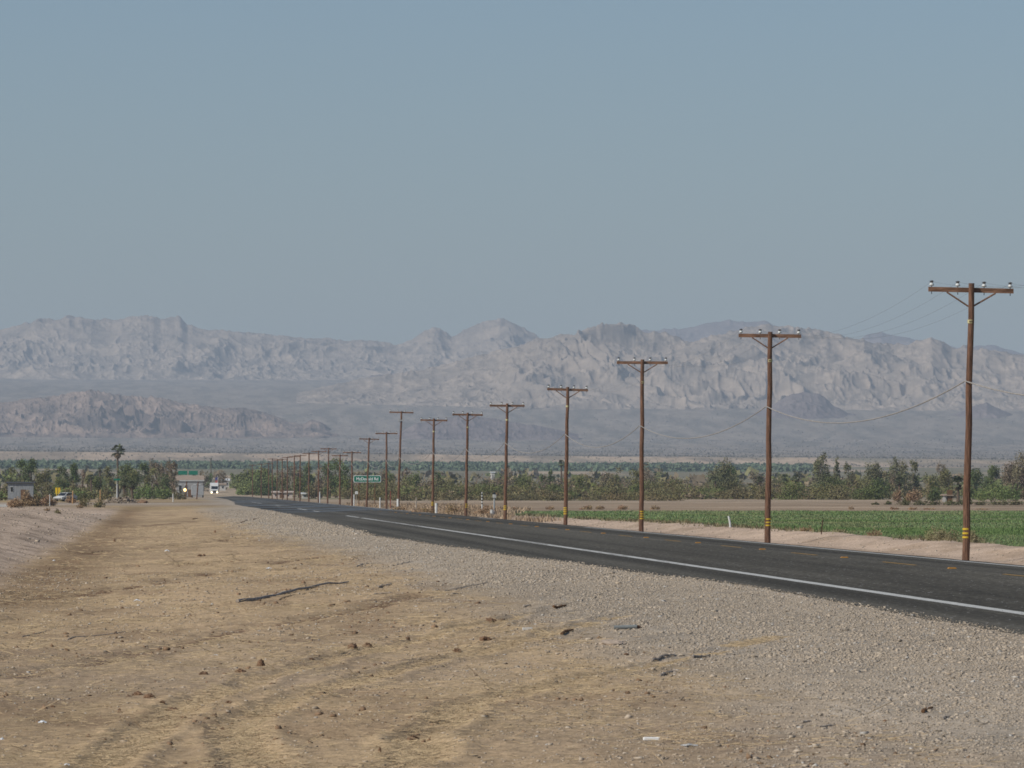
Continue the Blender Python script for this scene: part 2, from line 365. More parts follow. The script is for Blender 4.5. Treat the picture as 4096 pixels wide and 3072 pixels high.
# ------------------------------------------------------------------ ground sheet
def build_ground():
    ys = list(np.linspace(-300, 30, 12))
    y = 34.
    while y < 23500:
        ys.append(y)
        if y < 44: y += 1
        elif y < 150: y += .125
        elif y < 640: y += .125*(y/150)**2
        elif y < 7000: y *= 1.0045
        else: y *= 1.012
    ys = np.array(ys)
    u = np.linspace(-.085, .215, 620)
    w = np.maximum(ys, 42)[:, None]
    xin = u[None, :]*w
    s = np.array([.0015, .004, .009, .02, .05, .12, .3, .6, 1.])
    xl = xin[:, :1]+(-8800-xin[:, :1])*s[::-1][None, :]; xr = xin[:, -1:]+(8800-xin[:, -1:])*s[None, :]
    X = np.concatenate([xl, xin, xr], 1); Y = np.repeat(ys[:, None], X.shape[1], 1)
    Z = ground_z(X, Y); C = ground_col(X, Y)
    n, m = X.shape
    i = np.arange(n*m).reshape(n, m)
    Fq = np.stack([i[:-1, :-1], i[:-1, 1:], i[1:, 1:], i[1:, :-1]], -1).reshape(-1, 4)
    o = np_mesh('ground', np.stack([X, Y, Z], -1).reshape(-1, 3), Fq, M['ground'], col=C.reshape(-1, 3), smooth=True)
    tag(o, 'dry tan dirt, gravel shoulder and desert plain up to the mountains', 'ground', kind='structure')
build_ground()

# ------------------------------------------------------------------ road
def sheet(name, ys, xl, xr, nx, zf, mt, parent=None, lift=0.):
    t = np.linspace(0, 1, nx)[None, :]; X = xl[:, None]*(1-t)+xr[:, None]*t; Y = np.repeat(ys[:, None], nx, 1)
    Z = zf(X)+lift; n, m = X.shape; i = np.arange(n*m).reshape(n, m)
    Fq = np.stack([i[:-1, :-1], i[:-1, 1:], i[1:, 1:], i[1:, :-1]], -1).reshape(-1, 4)
    return np.stack([X, Y, Z], -1).reshape(-1, 3), Fq
yr = np.concatenate([np.arange(-250, 40, 10.), np.arange(40, 700, .8), np.arange(700, 2500, 6.)])
v, f = sheet('road', yr, road_edge(yr), np.full(len(yr), 24.05)+.12*(vnoise(yr*.4, yr*0)-.5), 24, zroad, None)
road = np_mesh('road', v, f, M['asphalt'], smooth=True)
tag(road, 'two lane asphalt highway running straight to the horizon', 'road', kind='structure')
def ribbon(segs, x0, x1):
    V = []; Fs = []; n = 0
    for a, b in segs:
        ys = np.arange(a, b+.01, max(.6, (b-a)/400)); wob = .03*(vnoise(ys*.9, ys*0+x0)-.5)
        v, f = sheet('', ys, x0+wob, x1+wob, 3, zroad, None, lift=.004+.0000*n); V.append(v); Fs.append(f+n); n += len(v)
    return np.concatenate(V), np.concatenate(Fs)
v, f = ribbon([(-200, 452), (459, 490), (573, 596), (621, 661), (760, 790), (900, 1000)], 15.06, 15.34); np_mesh('edge_line', v, f, M['white_paint'], road)
v, f = ribbon([(-200, 330), (420, 440), (520, 900)], 23.2, 23.52); np_mesh('edge_line', v, f, M['white_paint'], road)
P0 = 157.
v, f = ribbon([(P0+23.6*k, P0+23.6*k+7.6) for k in range(-8, 22)], 19.73, 19.84); np_mesh('centre_line', v, f, M['yellow_paint'], road)
mk = None
for k in range(0, 16):
    yy = P0+16.6+23.6*k-23.6*1
    b = MB(); b.prism([(-.11, 0), (-.08, .03), (.08, .03), (.11, 0)], -.11, .11)
    if mk is None: mk = b.build('raised_road_marker', M['amber'])
    o = mk if k == 0 else link(mk.copy())
    o.location = (19.8, yy, zroad(19.8)+.004)
    tag(o, 'small amber raised marker set between the yellow centre line dashes', 'road marker', 'amber markers along the centre line')

# ------------------------------------------------------------------ mountains
def mat_rock(name, c1, c2, sc):
    m = mat(name, c1, 1, .03); nt = m.node_tree; N = nt.nodes; L = nt.links; b = N['Principled BSDF']; tc = [n for n in N if n.type == 'TEX_COORD'][0]
    mp = N.new('ShaderNodeMapping'); mp.inputs['Scale'].default_value = (1, .35, 1.4); L.new(tc.outputs['Object'], mp.inputs['Vector'])
    t = N.new('ShaderNodeTexNoise'); t.inputs['Scale'].default_value = sc; t.inputs['Detail'].default_value = 8; t.inputs['Roughness'].default_value = .62; L.new(mp.outputs['Vector'], t.inputs['Vector'])
    r = N.new('ShaderNodeMapRange'); r.inputs['From Min'].default_value = .38; r.inputs['From Max'].default_value = .62; L.new(t.outputs['Fac'], r.inputs['Value'])
    mx = N.new('ShaderNodeMix'); mx.data_type = 'RGBA'; L.new(r.outputs['Result'], mx.inputs['Factor']); mx.inputs['A'].default_value = (*c2, 1); mx.inputs['B'].default_value = (*c1, 1)
    t3 = N.new('ShaderNodeTexNoise'); t3.inputs['Scale'].default_value = sc*5; t3.inputs['Detail'].default_value = 6; t3.inputs['Roughness'].default_value = .7; L.new(mp.outputs['Vector'], t3.inputs['Vector'])
    r3 = N.new('ShaderNodeMapRange'); r3.inputs['From Min'].default_value = .3; r3.inputs['From Max'].default_value = .7; r3.inputs['To Min'].default_value = .72; r3.inputs['To Max'].default_value = 1.25; L.new(t3.outputs['Fac'], r3.inputs['Value'])
    v3 = N.new('ShaderNodeVectorMath'); v3.operation = 'SCALE'; L.new(mx.outputs['Result'], v3.inputs[0]); L.new(r3.outputs['Result'], v3.inputs['Scale'])
    L.new(v3.outputs['Vector'], b.inputs['Base Color'])
    return m
def mrange(name, label, D, depth, pts, basey, rock, seed, amp, wl, back=900, cols=1300, rows=260, grp=None):
    k = 4096/2212
    pts = np.array(pts, float)*k
    by = np.array(basey, float)*k
    pxs = np.linspace(pts[0, 0], pts[-1, 0], cols)
    crest = np.interp(pxs, pts[:, 0], pts[:, 1])
    kk = np.hanning(9); kk /= kk.sum(); crest = np.convolve(np.pad(crest, 4, mode='edge'), kk, 'valid')
    crest = crest+6*(fbm(pxs*.035, pxs*0+seed, 5, seed)-.5)
    e = (HY-crest)/F; tt0 = (pxs-VX)/F; eb = (far_z(tt0*(D-depth), np.full(cols, D-depth))-5-CZ)/(D-depth); e = np.maximum(e, eb+.0003)
    t = (pxs-VX)/F
    yy = np.concatenate([np.linspace(D-depth, D, rows-40), np.linspace(D, D+back, 41)[1:]])
    Y = np.repeat(yy[:, None], cols, 1); X = t[None, :]*Y
    r = np.clip((Y-(D-depth))/depth, 0, 1); rb = np.clip((Y-D)/back, 0, 1)
    p = .45*r+.55*r**1.6
    H = (e-eb)[None, :]
    wx = X+.9*wl*(fbm(X/wl*.8, Y/(wl*1.2), 3, seed+7)-.5)*2
    rg = ridged(wx/wl, Y/(wl*2.0), 5, seed)-.42
    rg2 = ridged(wx/(wl*.34), Y/(wl*.7), 5, seed+2)-.42
    env = np.clip(r*5, 0, 1)*(.35+.65*np.sin(np.pi*np.clip(r, .0, .93)))
    det = ridged(X/(wl*.11)+.6*vnoise(X/(wl*.3), Y/(wl*.5), seed), Y/(wl*.22), 4, seed+4)-.42
    S = eb[None, :]+H*p+H*amp*env*(.62*rg+.22*rg2)+np.minimum(H, .012)*env*det*.095
    M_ = S[:rows-40].max(0); corr = np.clip((e-eb)/np.maximum(M_-eb, 1e-5), .4, 1.7); k2 = np.hanning(63); k2 /= k2.sum(); corr = np.convolve(np.pad(corr, 31, mode='edge'), k2, 'valid')
    S = eb[None, :]+(S-eb[None, :])*corr[None, :]
    S = np.where(rb > 0, S-rb**1.2*H*1.3-.0006*(rb > 0), S)
    S = np.where(r < .02, np.minimum(S, eb[None, :]-.0006), S)
    Z = CZ+S*Y
    n, m = X.shape; i = np.arange(n*m).reshape(n, m)
    Fq = np.stack([i[:-1, :-1], i[:-1, 1:], i[1:, 1:], i[1:, :-1]], -1).reshape(-1, 4)
    o = np_mesh(name, np.stack([X, Y, Z], -1).reshape(-1, 3), Fq, rock, smooth=True)
    return tag(o, label, 'mountain', kind='structure', group=grp)
rkL = mat_rock('tan desert rock', (.355, .29, .232), (.225, .19, .16), .014)
rkD = mat_rock('dark desert rock', (.21, .17, .16), (.14, .115, .115), .014)
rkF = mat_rock('brown desert rock', (.30, .225, .18), (.125, .10, .09), .018)
mrange('mountain_ridge', 'hazy dark blue ridge line furthest back behind the pale right range', 20500, 900, [(1180, 790), (1240, 722), (1290, 722), (1340, 722), (1390, 714), (1430, 711), (1480, 709), (1530, 698), (1570, 692), (1610, 695), (1650, 694), (1690, 706), (1740, 742), (1800, 760), (1850, 738), (1875, 722), (1900, 718), (1960, 729), (2020, 742), (2090, 754), (2112, 745), (2150, 746), (2185, 758), (2250, 772), (2320, 790)], [(1100, 800), (2400, 800)], rkD, 3, .5, 420, cols=700, rows=110)
mrange('mountain_range', 'broad pale massif on the left with pointed peaks in the middle', 17600, 1250, [(-120, 720), (0, 713), (40, 702), (80, 690), (130, 688), (150, 682), (180, 686), (210, 690), (250, 690), (280, 685), (305, 681), (330, 683), (348, 690), (370, 684), (390, 684), (405, 701), (440, 712), (470, 712), (500, 716), (560, 719), (620, 726), (660, 732), (700, 730), (750, 736), (800, 735), (860, 744), (890, 734), (915, 716), (935, 705), (950, 710), (975, 728), (1000, 714), (1025, 702), (1060, 692), (1078, 687), (1110, 697), (1135, 710), (1160, 726), (1200, 745), (1260, 775), (1400, 800)], [(-120, 824), (300, 826), (700, 826), (900, 812), (1400, 815)], rkL, 8, .62, 330)
mrange('mountain_range', 'pale rugged range filling the right side behind the poles', 13050, 1150, [(640, 850), (700, 835), (760, 822), (815, 812), (860, 806), (900, 800), (960, 788), (1000, 775), (1050, 764), (1090, 752), (1130, 745), (1160, 731), (1190, 727), (1240, 720), (1270, 708), (1300, 700), (1340, 697), (1372, 709), (1400, 716), (1440, 722), (1490, 738), (1530, 728), (1570, 718), (1620, 706), (1660, 700), (1700, 706), (1730, 706), (1760, 713), (1790, 715), (1830, 728), (1870, 735), (1910, 744), (1960, 742), (1990, 735), (2012, 729), (2030, 733), (2055, 750), (2090, 752), (2130, 753), (2170, 762), (2212, 766), (2340, 775)], [(640, 862), (800, 850), (950, 850), (1200, 886), (1500, 884), (1700, 892), (2300, 902)], rkL, 15, .66, 260)
mrange('foothill', 'small dark foothills at the foot of the pale right range', 11750, 380, [(1600, 900), (1650, 886), (1690, 862), (1712, 850), (1740, 848), (1772, 851), (1800, 876), (1830, 892), (1900, 902), (2040, 900), (2080, 888), (2110, 874), (2132, 870), (2160, 884), (2190, 897), (2260, 902)], [(1600, 893), (2260, 898)], rkD, 23, .35, 150, cols=500, rows=90, back=300)
mrange('foothill', 'low dark knoll at the left foot of the right range', 14300, 500, [(740, 838), (780, 824), (800, 811), (830, 808), (860, 809), (880, 822), (905, 836), (940, 845)], [(740, 832), (940, 838)], rkD, 24, .4, 120, cols=300, rows=90, back=300)
mrange('foothill', 'long low dark hill behind the middle poles', 10500, 420, [(860, 935), (900, 915), (950, 905), (1010, 897), (1060, 903), (1110, 912), (1170, 921), (1250, 938)], [(860, 930), (1250, 934)], rkD, 25, .4, 120, cols=400, rows=90, back=300)
mrange('hills', 'low brown craggy hills in front of the massif on the left', 10900, 560, [(-120, 880), (-40, 876), (0, 870), (40, 864), (70, 860), (120, 855), (150, 848), (190, 843), (215, 845), (240, 850), (270, 855), (300, 857), (340, 858), (380, 866), (400, 872), (450, 878), (480, 882), (520, 880), (560, 888), (590, 897), (610, 905), (625, 911), (655, 917), (672, 906), (690, 909), (715, 926), (740, 936), (780, 945)], [(-120, 947), (500, 943), (780, 940)], rkF, 31, .75, 120, back=500)


# ------------------------------------------------------------------ utility poles
ORD = ['first', 'second', 'third', 'fourth', 'fifth', 'sixth', 'seventh', 'eighth', 'ninth', 'tenth', 'eleventh', 'twelfth', 'thirteenth', 'fourteenth', 'fifteenth', 'sixteenth', 'seventeenth', 'eighteenth', 'nineteenth', 'twentieth', 'twenty-first', 'twenty-second', 'twenty-third', 'twenty-fourth']
PX = 24.6
# x at foot, x at top, y at top, arm half width, arm tilt (px)
POLES = [(3862, 3886, 1133, 170, 8), (3070, 3081, 1327, 125, 3), (2565, 2570, 1438, 102, 1), (2261, 2271, 1548, 82, 5), (2020, 2029, 1614, 70, 1),
         (1863, 1871, 1651, 61, 2), (1730, 1736, 1674, 54, 2), (1592, 1606, 1645, 48, 2), (1546, 1546, 1728, 44, 0), (1466, 1477, 1751, 40, 2),
         (1408, 1408, 1805, 36, 1), (1359, 1360, 1818, 33, 0), (1310, 1315, 1791, 33, 1), (1274, 1275, 1802, 30, 0), (1235, 1236, 1811, 27, 0),
         (1200, 1201, 1819, 25, 0), (1177, 1178, 1823, 23, 0), (1149, 1150, 1827, 22, 0), (1129, 1129, 1834, 21, 0), (1108, 1109, 1838, 20, 0),
         (1089, 1089, 1833, 19, 0), (1075, 1075, 1851, 18, 0), (1045, 1045, 1855, 16, 0), (1010, 1010, 1858, 14, 0)]
HEADS = []
for i, (xf, xt, yt, aw, tilt) in enumerate(POLES):
    d = PX*F/(xf-VX); s = d/F                              # metres per photo pixel
    zt = CZ+(HY-yt)*s; zb = gz(PX, d)-.15; lean = (xt-xf)*s
    if i == 0: lb = 'tall brown utility pole nearest the camera, at the right edge beside the shrub'
    elif i == 7: lb = 'taller utility pole with equipment under its bare crossarm, eighth from the right'
    else: lb = 'brown wooden utility pole, %s from the right in the line beside the road' % ORD[i]
    p = thing('utility_pole', lb, 'utility pole', (PX, d, zb), group='utility poles along the road')
    H = zt-zb; r0, r1 = (.125, .092) if i else (.115, .088)
    n = 9; pts = [(lean*k/(n-1)+(.018*math.sin(k*2.1+i*1.7) if 0 < k < n-1 else 0), 0, H*k/(n-1)) for k in range(n)]
    b = MB(); b.tube(pts, [r0+(r1-r0)*k/(n-1) for k in range(n)], 12); b.build('pole_shaft', M['wood'], p, smooth=False)
    at = lambda h: (lean*h/H, 0)
    AW = aw*s; az = H-24*131/ (131)*.0077-.02 if i == 0 else H-.16
    if i == 7: az = H-.12
    th = -tilt/(2*aw); ya = r1+.045
    def onarm(u, dz=0, dy=0): return (lean+u, ya+dy, az-u*(-th)*-1*1.0 if False else az+u*th+dz)
    hgt = .145 if i < 8 else .13
    b = MB(); b.add([(lean+sx*AW, ya+sy*.05, az+sx*AW*th+sz*hgt/2) for sx in (-1, 1) for sy in (-1, 1) for sz in (-1, 1)],
                    [(0, 1, 3, 2), (4, 6, 7, 5), (0, 4, 5, 1), (2, 3, 7, 6), (1, 5, 7, 3), (0, 2, 6, 4)]); b.build('crossarm', M['arm'], p)
    if i < 14 and i not in (7, 8, 10, 11):
        for sgn in (-1, 1):
            b = MB(); b.tube([onarm(sgn*.575*AW, -.08, -.06), (lean*(az-.47)/H+sgn*.07, r1*.9, az-.50)], .026, 6); b.build('brace', M['arm'], p)
    ins = [u*AW for u in (-.925, -.31, .31, .925)]
    if i < 11:
        for u in ins:
            q = onarm(u, hgt/2)
            b = MB(); b.lathe(q, [(.012, -.22), (.012, .03)], 6); pin = b
            b = MB(); b.lathe(q, [(.03, .03), (.072, .045), (.077, .064), (.062, .10), (.042, .125), (.035, .14)], 12)
            w_ = b.build('insulator', M['porcelain'], p, smooth=True)
            b = MB(); b.lathe(q, [(.045, .128), (.05, .15), (.036, .172)], 8); b.add(*[[(q[0]-.07, q[1]-.02, q[2]+.165), (q[0]+.07, q[1]-.02, q[2]+.165), (q[0]+.07, q[1]+.02, q[2]+.18), (q[0]-.07, q[1]+.02, q[2]+.18), (q[0]+.02, q[1], q[2]+.20)], [(0, 1, 4), (1, 2, 4), (2, 3, 4), (3, 0, 4), (3, 2, 1, 0)]])
            b.build('tie_cap', M['dark_metal'], w_); pin.build('pin', M['dark_metal'], w_)
    HEADS.append((d, [(PX+lean+u, d+ya, zb+az+u*th+hgt/2+.16) for u in ins], PX+lean*.6))
    if i < 7:
        hh = [1.03, .90, .78] if i != 2 and i != 3 else [1.10, .98, .86, .74]
        for h in hh:
            h += .12; rr = r0+(r1-r0)*h/H
            b = MB(); b.lathe((at(h)[0], 0, h), [(rr+.002, -.03), (rr+.006, -.028), (rr+.006, .028), (rr+.002, .03)], 14); b.build('reflective_band', M['band'], p)
        h = H-1.17; rr = r0+(r1-r0)*h/H
        b = MB(); b.lathe((at(h)[0], 0, h), [(rr+.002, -.055), (rr+.006, -.053), (rr+.006, .053), (rr+.002, .055)], 14); t_ = b.build('pole_tag', M['tagmat'], p)
        if i < 3:
            b = MB()
            for k, (u, w2) in enumerate(((-.045, .02), (-.008, .02), (.028, .02))): b.box((at(h)[0]+u, -rr-.004, h), (w2, .012, .055))
            b.build('tag_digits', M['rust'], t_)
    if i in (7,):
        b = MB(); b.box((lean-.05, -.14, H-.95), (.55, .12, .12)); b.lathe((lean-.28, -.14, H-1.1), [(.05, 0), (.07, .1), (.05, .35)], 8); b.lathe((lean+.18, -.14, H-1.0), [(.05, 0), (.06, .1), (.04, .3)], 8); b.build('bracket', M['grey_metal'], p)
        b = MB(); b.lathe((0, 0, .5), [(r0+.003, 0), (r0+.008, .01), (r0+.008, .8), (r0+.003, .81)], 12); b.build('white_wrap', M['white'], p)
        p['label'] = lb
# ------------------------------------------------------------------ wires
def wire(name, label, P, sag, r, m):
    b = MB(); path = []
    for (a, c) in zip(P[:-1], P[1:]):
        n = 18
        for k in range(n):
            t = k/n; path.append((a[0]+(c[0]-a[0])*t, a[1]+(c[1]-a[1])*t, a[2]+(c[2]-a[2])*t-4*sag*t*(1-t)))
    path.append(P[-1]); b.tube(path, r, 5)
    return tag(b.build(name, m), label, 'cable', 'wires strung along the poles')
hs = HEADS[:22]
for k, nm in enumerate(('far left end', 'inner left insulators', 'inner right insulators', 'far right end')):
    P = [(hs[0][1][k][0]-.4, hs[0][0]-60, hs[0][1][k][2])]+[h[1][k] for h in hs]
    wire('power_wire', 'thin bare overhead wire strung along the %s of the crossarms' % nm, P, .9, .0025, M['wire'])
P = [(PX-.1, HEADS[0][0]-60, 5.5)]+[(h[2]-.12, h[0]-.02, gz(PX, h[0])+5.52+.06*math.sin(i*2.3)) for i, h in enumerate(hs[:14])]
wire('communication_cable', 'thick pale sagging cable tied halfway up the poles', P, .95, .020, M['cable_w'])

# ------------------------------------------------------------------ signs, posts, markers
def at(px, py, d): return ((px-VX)/F*d, d, CZ-(py-HY)/F*d)
def post_thing(name, label, cat, px, ytop, d, w, m, part='post', lean=0, group=None, round_=True, base=None):
    x = (px-VX)/F*d; zb = gz(x, d) if base is None else base; H = CZ-(ytop-HY)/F*d-zb
    o = thing(name, label, cat, (x, d, zb-.05), group=group)
    b = MB(); b.tube([(0, 0, 0), (lean*.3, 0, H*.5), (lean, 0, H)], [w/2, w/2, w/2*.9], 8) if round_ else b.box((0, 0, H/2), (w, w*.4, H+.1)); b.build(part, m, o)
    return o, H
# road name sign
d = 752; x, _, z = at(1469, 1915.5, d)
sg = thing('road_name_sign', 'large green road name sign with white lettering on two posts', 'road sign', (x, d, gz(x, d)-.1)); zb = gz(x, d)-.1
b = MB(); b.prism([(1.72*math.cos(a)*0+sx*(1.6+.12*math.cos(a)), z-zb+sz*(.31+.12*math.sin(a))) for sx, sz, A in ((1, 1, (0, 45, 90)), (-1, 1, (90, 45, 0)), (-1, -1, (0, 45, 90)), (1, -1, (90, 45, 0))) for a in map(R, A)], -.015, .015)
pn = b.build('sign_panel', M['white_sign'], sg)
b = MB(); b.prism([(sx*(1.54+.12*math.cos(a)), z-zb+sz*(.25+.12*math.sin(a))) for sx, sz, A in ((1, 1, (0, 45, 90)), (-1, 1, (90, 45, 0)), (-1, -1, (0, 45, 90)), (1, -1, (90, 45, 0))) for a in map(R, A)], -.021, -.014); b.build('green_field', M['green_sign'], pn)
fc = bpy.data.curves.new('lettering', 'FONT'); fc.body = 'McDonald Rd'; fc.size = .60; fc.align_x = 'CENTER'; fc.align_y = 'CENTER'; fc.offset = .012; fc.extrude = .003
fo = bpy.data.objects.new('lettering_curve', fc); COL.objects.link(fo)
dg = bpy.context.evaluated_depsgraph_get(); me = bpy.data.meshes.new_from_object(fo.evaluated_get(dg)); bpy.data.objects.remove(fo)
lo = bpy.data.objects.new('lettering', me); me.materials.clear(); me.materials.append(M['white_sign']); link(lo, pn); lo.location = (0, -.026, z-zb-.02); lo.rotation_euler = (R(90), 0, 0)
sx_ = 2.75/max(.1, lo.dimensions.x if lo.dimensions.x else 2.75); lo.scale = (sx_, sx_*1.05, 1)
for u in (-1.05, .95):
    b = MB(); b.box((u, .06, (z-zb+.3)/2), (.1, .1, z-zb+.35), bev=.01); b.build('post', M['stick_b'], sg)
# yellow marker on the berm
x, d, zb = gp(223, 2004); z1 = CZ-(1950-HY)/F*d-zb; s = d/F
o = thing('pipeline_marker', 'bright yellow marker plate on a yellow post on the left berm', 'marker post', (x, d, zb-.05))
b = MB(); b.tube([(0, 0, 0), (.12*s*F/d*.0+4*s, 0, z1*.5), (6*s, 0, z1-.2)], .055, 8); b.build('post', M['yellow'], o)
for sx in (-1, 1):
    b = MB(); b.prism([(8*s+sx*1.0*s, z1-24*s), (8*s+sx*8*s, z1-24*s), (8*s+sx*10*s, z1-17*s), (8*s+sx*10*s, z1+.03), (8*s+sx*1.2*s, z1+.03)][::sx], -.03, .03); b.build('plate', M['yellow'], o)
b = MB(); b.box((8*s, .0, z1-9*s), (2.6*s, .05, 19*s)); b.build('dark_rib', M['rust'], o)
# thin posts
post_thing('delineator_post', 'white flexible delineator leaning on the bank left of the second pole', 'marker post', 2922, 2060, 294, .10, M['white'], 'paddle', lean=-.10)
o, H = post_thing('stake', 'thin dark rusty stake on the sandy bank between the two nearest poles', 'stake', 3285, 2073, 250, .045, M['rust'], 'rod', lean=.07)
post_thing('standpipe', 'short stout pale standpipe on the bank between the fifth and sixth poles', 'standpipe', 1968, 2036, 479, .30, M['concrete'], 'pipe')
o, H = post_thing('striped_marker', 'black and white banded marker post between the fifth and sixth poles', 'marker post', 1928, 1966, 503, .10, M['white'])
for k in range(4):
    b = MB(); b.lathe((0, 0, H-.18-.26*k), [(.054, -.05), (.056, -.045), (.056, .045), (.054, .05)], 10); b.build('black_band', M['black'], o)
o, H = post_thing('valve_post', 'grey post with a dark cap just left of the fifth pole', 'marker post', 1977, 1974, 500, .14, M['grey_metal'])
b = MB(); b.box((.02, -.05, H-.18), (.30, .10, .30), bev=.02); b.build('meter_box', M['concrete'], o); b = MB(); b.lathe((0, 0, H), [(.11, 0), (.12, .06), (.06, .14)], 10); b.build('cap', M['black'], o)
post_thing('standpipe', 'small white cone topped standpipe just right of the seventh pole', 'standpipe', 1745, 2010, 537, .22, M['white'], 'pipe')
o, H = post_thing('fence_post', 'short dark weathered post between the seventh and eighth poles', 'post', 1665, 1988, 580, .14, M['stick'])
post_thing('delineator_post', 'white delineator right of the green sign with a bulging head', 'marker post', 1520, 1987, 690, .14, M['white'], 'paddle')
post_thing('delineator_post', 'tall white delineator below the middle of the far poles', 'marker post', 1279, 1966, 909, .16, M['white'], 'paddle')
post_thing('delineator_post', 'white delineator by the left post of the green sign', 'marker post', 1416, 1976, 765, .15, M['white'], 'paddle')
o, H = post_thing('mailbox', 'white rounded box on a post under the left half of the green sign', 'mailbox', 1426, 1972, 770, .08, M['stick'])
b = MB(); b.prism([(-.18, H-.1), (.18, H-.1), (.18, H+.15), (.12, H+.26), (0, H+.3), (-.12, H+.26), (-.18, H+.15)], -.3, .3); b.build('box', M['white'], o)
post_thing('stake', 'reddish stake just right of the ninth pole', 'stake', 1562, 1962, 680, .10, mat('red oxide paint', (.24, .07, .05), .8), 'rod')
post_thing('stake', 'orange tan stake right of the white car', 'stake', 291, 1962, 880, .17, mat('orange tan timber', (.46, .27, .12), .9), 'rod', base=-.05)  # even orange-tan timber colour
post_thing('stake', 'second orange tan stake left of the street sign', 'stake', 401, 1958, 880, .15, bpy.data.materials['orange tan timber'], 'rod', base=-.05)
post_thing('stake', 'small white topped stake in front of the wooden gate', 'stake', 692, 1973, 980, .16, M['white'], 'rod', base=-.05)
post_thing('stake', 'small white stake left of the yellow marker', 'stake', 199, 1975, 760, .09, M['white'], 'rod')
o, H = post_thing('street_sign', 'white post with a small green street name blade by the palm trunk', 'street sign', 468, 1934, 930, .16, M['white'])
o.location.z = -.1
H = CZ-(1918-HY)/F*930+.1
b = MB(); b.tube([(0, 0, 0), (.0, 0, H)], .055, 8); b.build('upper_post', M['grey_metal'], o)
b = MB(); b.box((-.02, -.04, H), (1.0, .05, .26)); b.build('name_blade', M['green_sign'], o)
b = MB(); b.box((0, .0, H-.27), (.05, 1.0, .24)); b.build('name_blade', M['green_sign'], o)
# pipe rail at the left edge
x, d, zb = gp(52, 2028); s = d/F
o = thing('pipe_rail', 'low dark pipe rail at the left edge of the berm', 'rail', (x, d, zb-.05))
b = MB(); b.tube([(0, 0, 0), (0, 0, 30*s), (-.02, 0, 33*s), (-3*s, 0, 34*s), (-90*s, 0, 35*s)], .028, 6); b.build('rail', M['rust'], o)
b = MB(); b.tube([(-88*s, 0, 0), (-88*s, 0, 34*s)], .028, 6); b.build('rail_post', M['rust'], o)
b = MB(); b.box((-45*s, .25, 6*s), (90*s, .3, 11*s), bev=.03); b.build('grey_block', M['concrete'], o)  # plain grey block along the foot of the rail

# ------------------------------------------------------------------ vehicles
def truck():
    x = (858-VX)/F*1800; d = 1800
    o = thing('semi_truck', 'white semi truck with lit headlights coming down the road', 'truck', (x, d, zroad(np.array(x)).item()+.01))
    b = MB(); b.prismx([(0, .75), (0, 1.75), (.95, 2.0), (1.35, 3.0), (3.2, 3.25), (3.2, .75)], -1.05, 1.05); b.build('cab', M['white'], o)
    b = MB(); b.prismx([(1.5, 3.0), (1.7, 3.55), (3.2, 3.95), (3.2, 3.0)], -1.1, 1.1); b.build('roof_fairing', M['white'], o)
    b = MB(); b.prismx([(.91, 2.03), (1.27, 2.93), (1.30, 2.92), (.95, 2.02)], -.95, .95); b.build('windshield', M['glass'], o)
    b = MB(); b.box((0, -.03, 1.2), (.95, .08, .85), bev=.03); b.build('grille', M['dark_metal'], o)
    b = MB(); b.box((0, -.08, .55), (2.35, .22, .34), bev=.05); b.build('bumper', M['grey_metal'], o)
    for sx in (-1, 1):
        b = MB(); b.box((sx*.83, -.03, 1.02), (.36, .10, .30), bev=.04); b.build('headlight', M['lamp'], o)
        b = MB(); b.box((sx*.9, -.20, .55), (.22, .05, .16)); b.build('fog_light', M['lamp'], o)
        b = MB(); b.box((sx*1.32, 1.3, 2.35), (.16, .1, .6), bev=.03); b.build('mirror', M['white'], o)
        b = MB(); b.prismx([(math.cos(a)*.82+.9, .52+max(-.02, math.sin(a)*.72)) for a in [math.pi*k/8 for k in range(9)]][::-1], sx*.75, sx*1.2); b.build('fender', M['white'], o)
        for yy in (.9, 4.6, 5.9):
            w_ = MB(); w_.tube([(sx*.72, yy, .52), (sx*1.12, yy, .52)], .52, 18); wo = w_.build('wheel', M['black'], o)
            w_ = MB(); w_.tube([(sx*1.0, yy, .52), (sx*1.14, yy, .52)], .27, 14); w_.build('rim', M['grey_metal'], wo)
    b = MB(); b.box((0, 10.2, 2.55), (2.5, 13.2, 2.75), bev=.04); b.build('trailer', M['white'], o)
    b = MB(); b.box((0, 6, .95), (.9, 10, .3)); b.build('chassis', M['dark_metal'], o)
    b = MB(); b.tube([(1.0, 3.35, 1.0), (1.0, 3.35, 4.1)], .07, 8); b.build('exhaust_stack', M['grey_metal'], o)
truck()
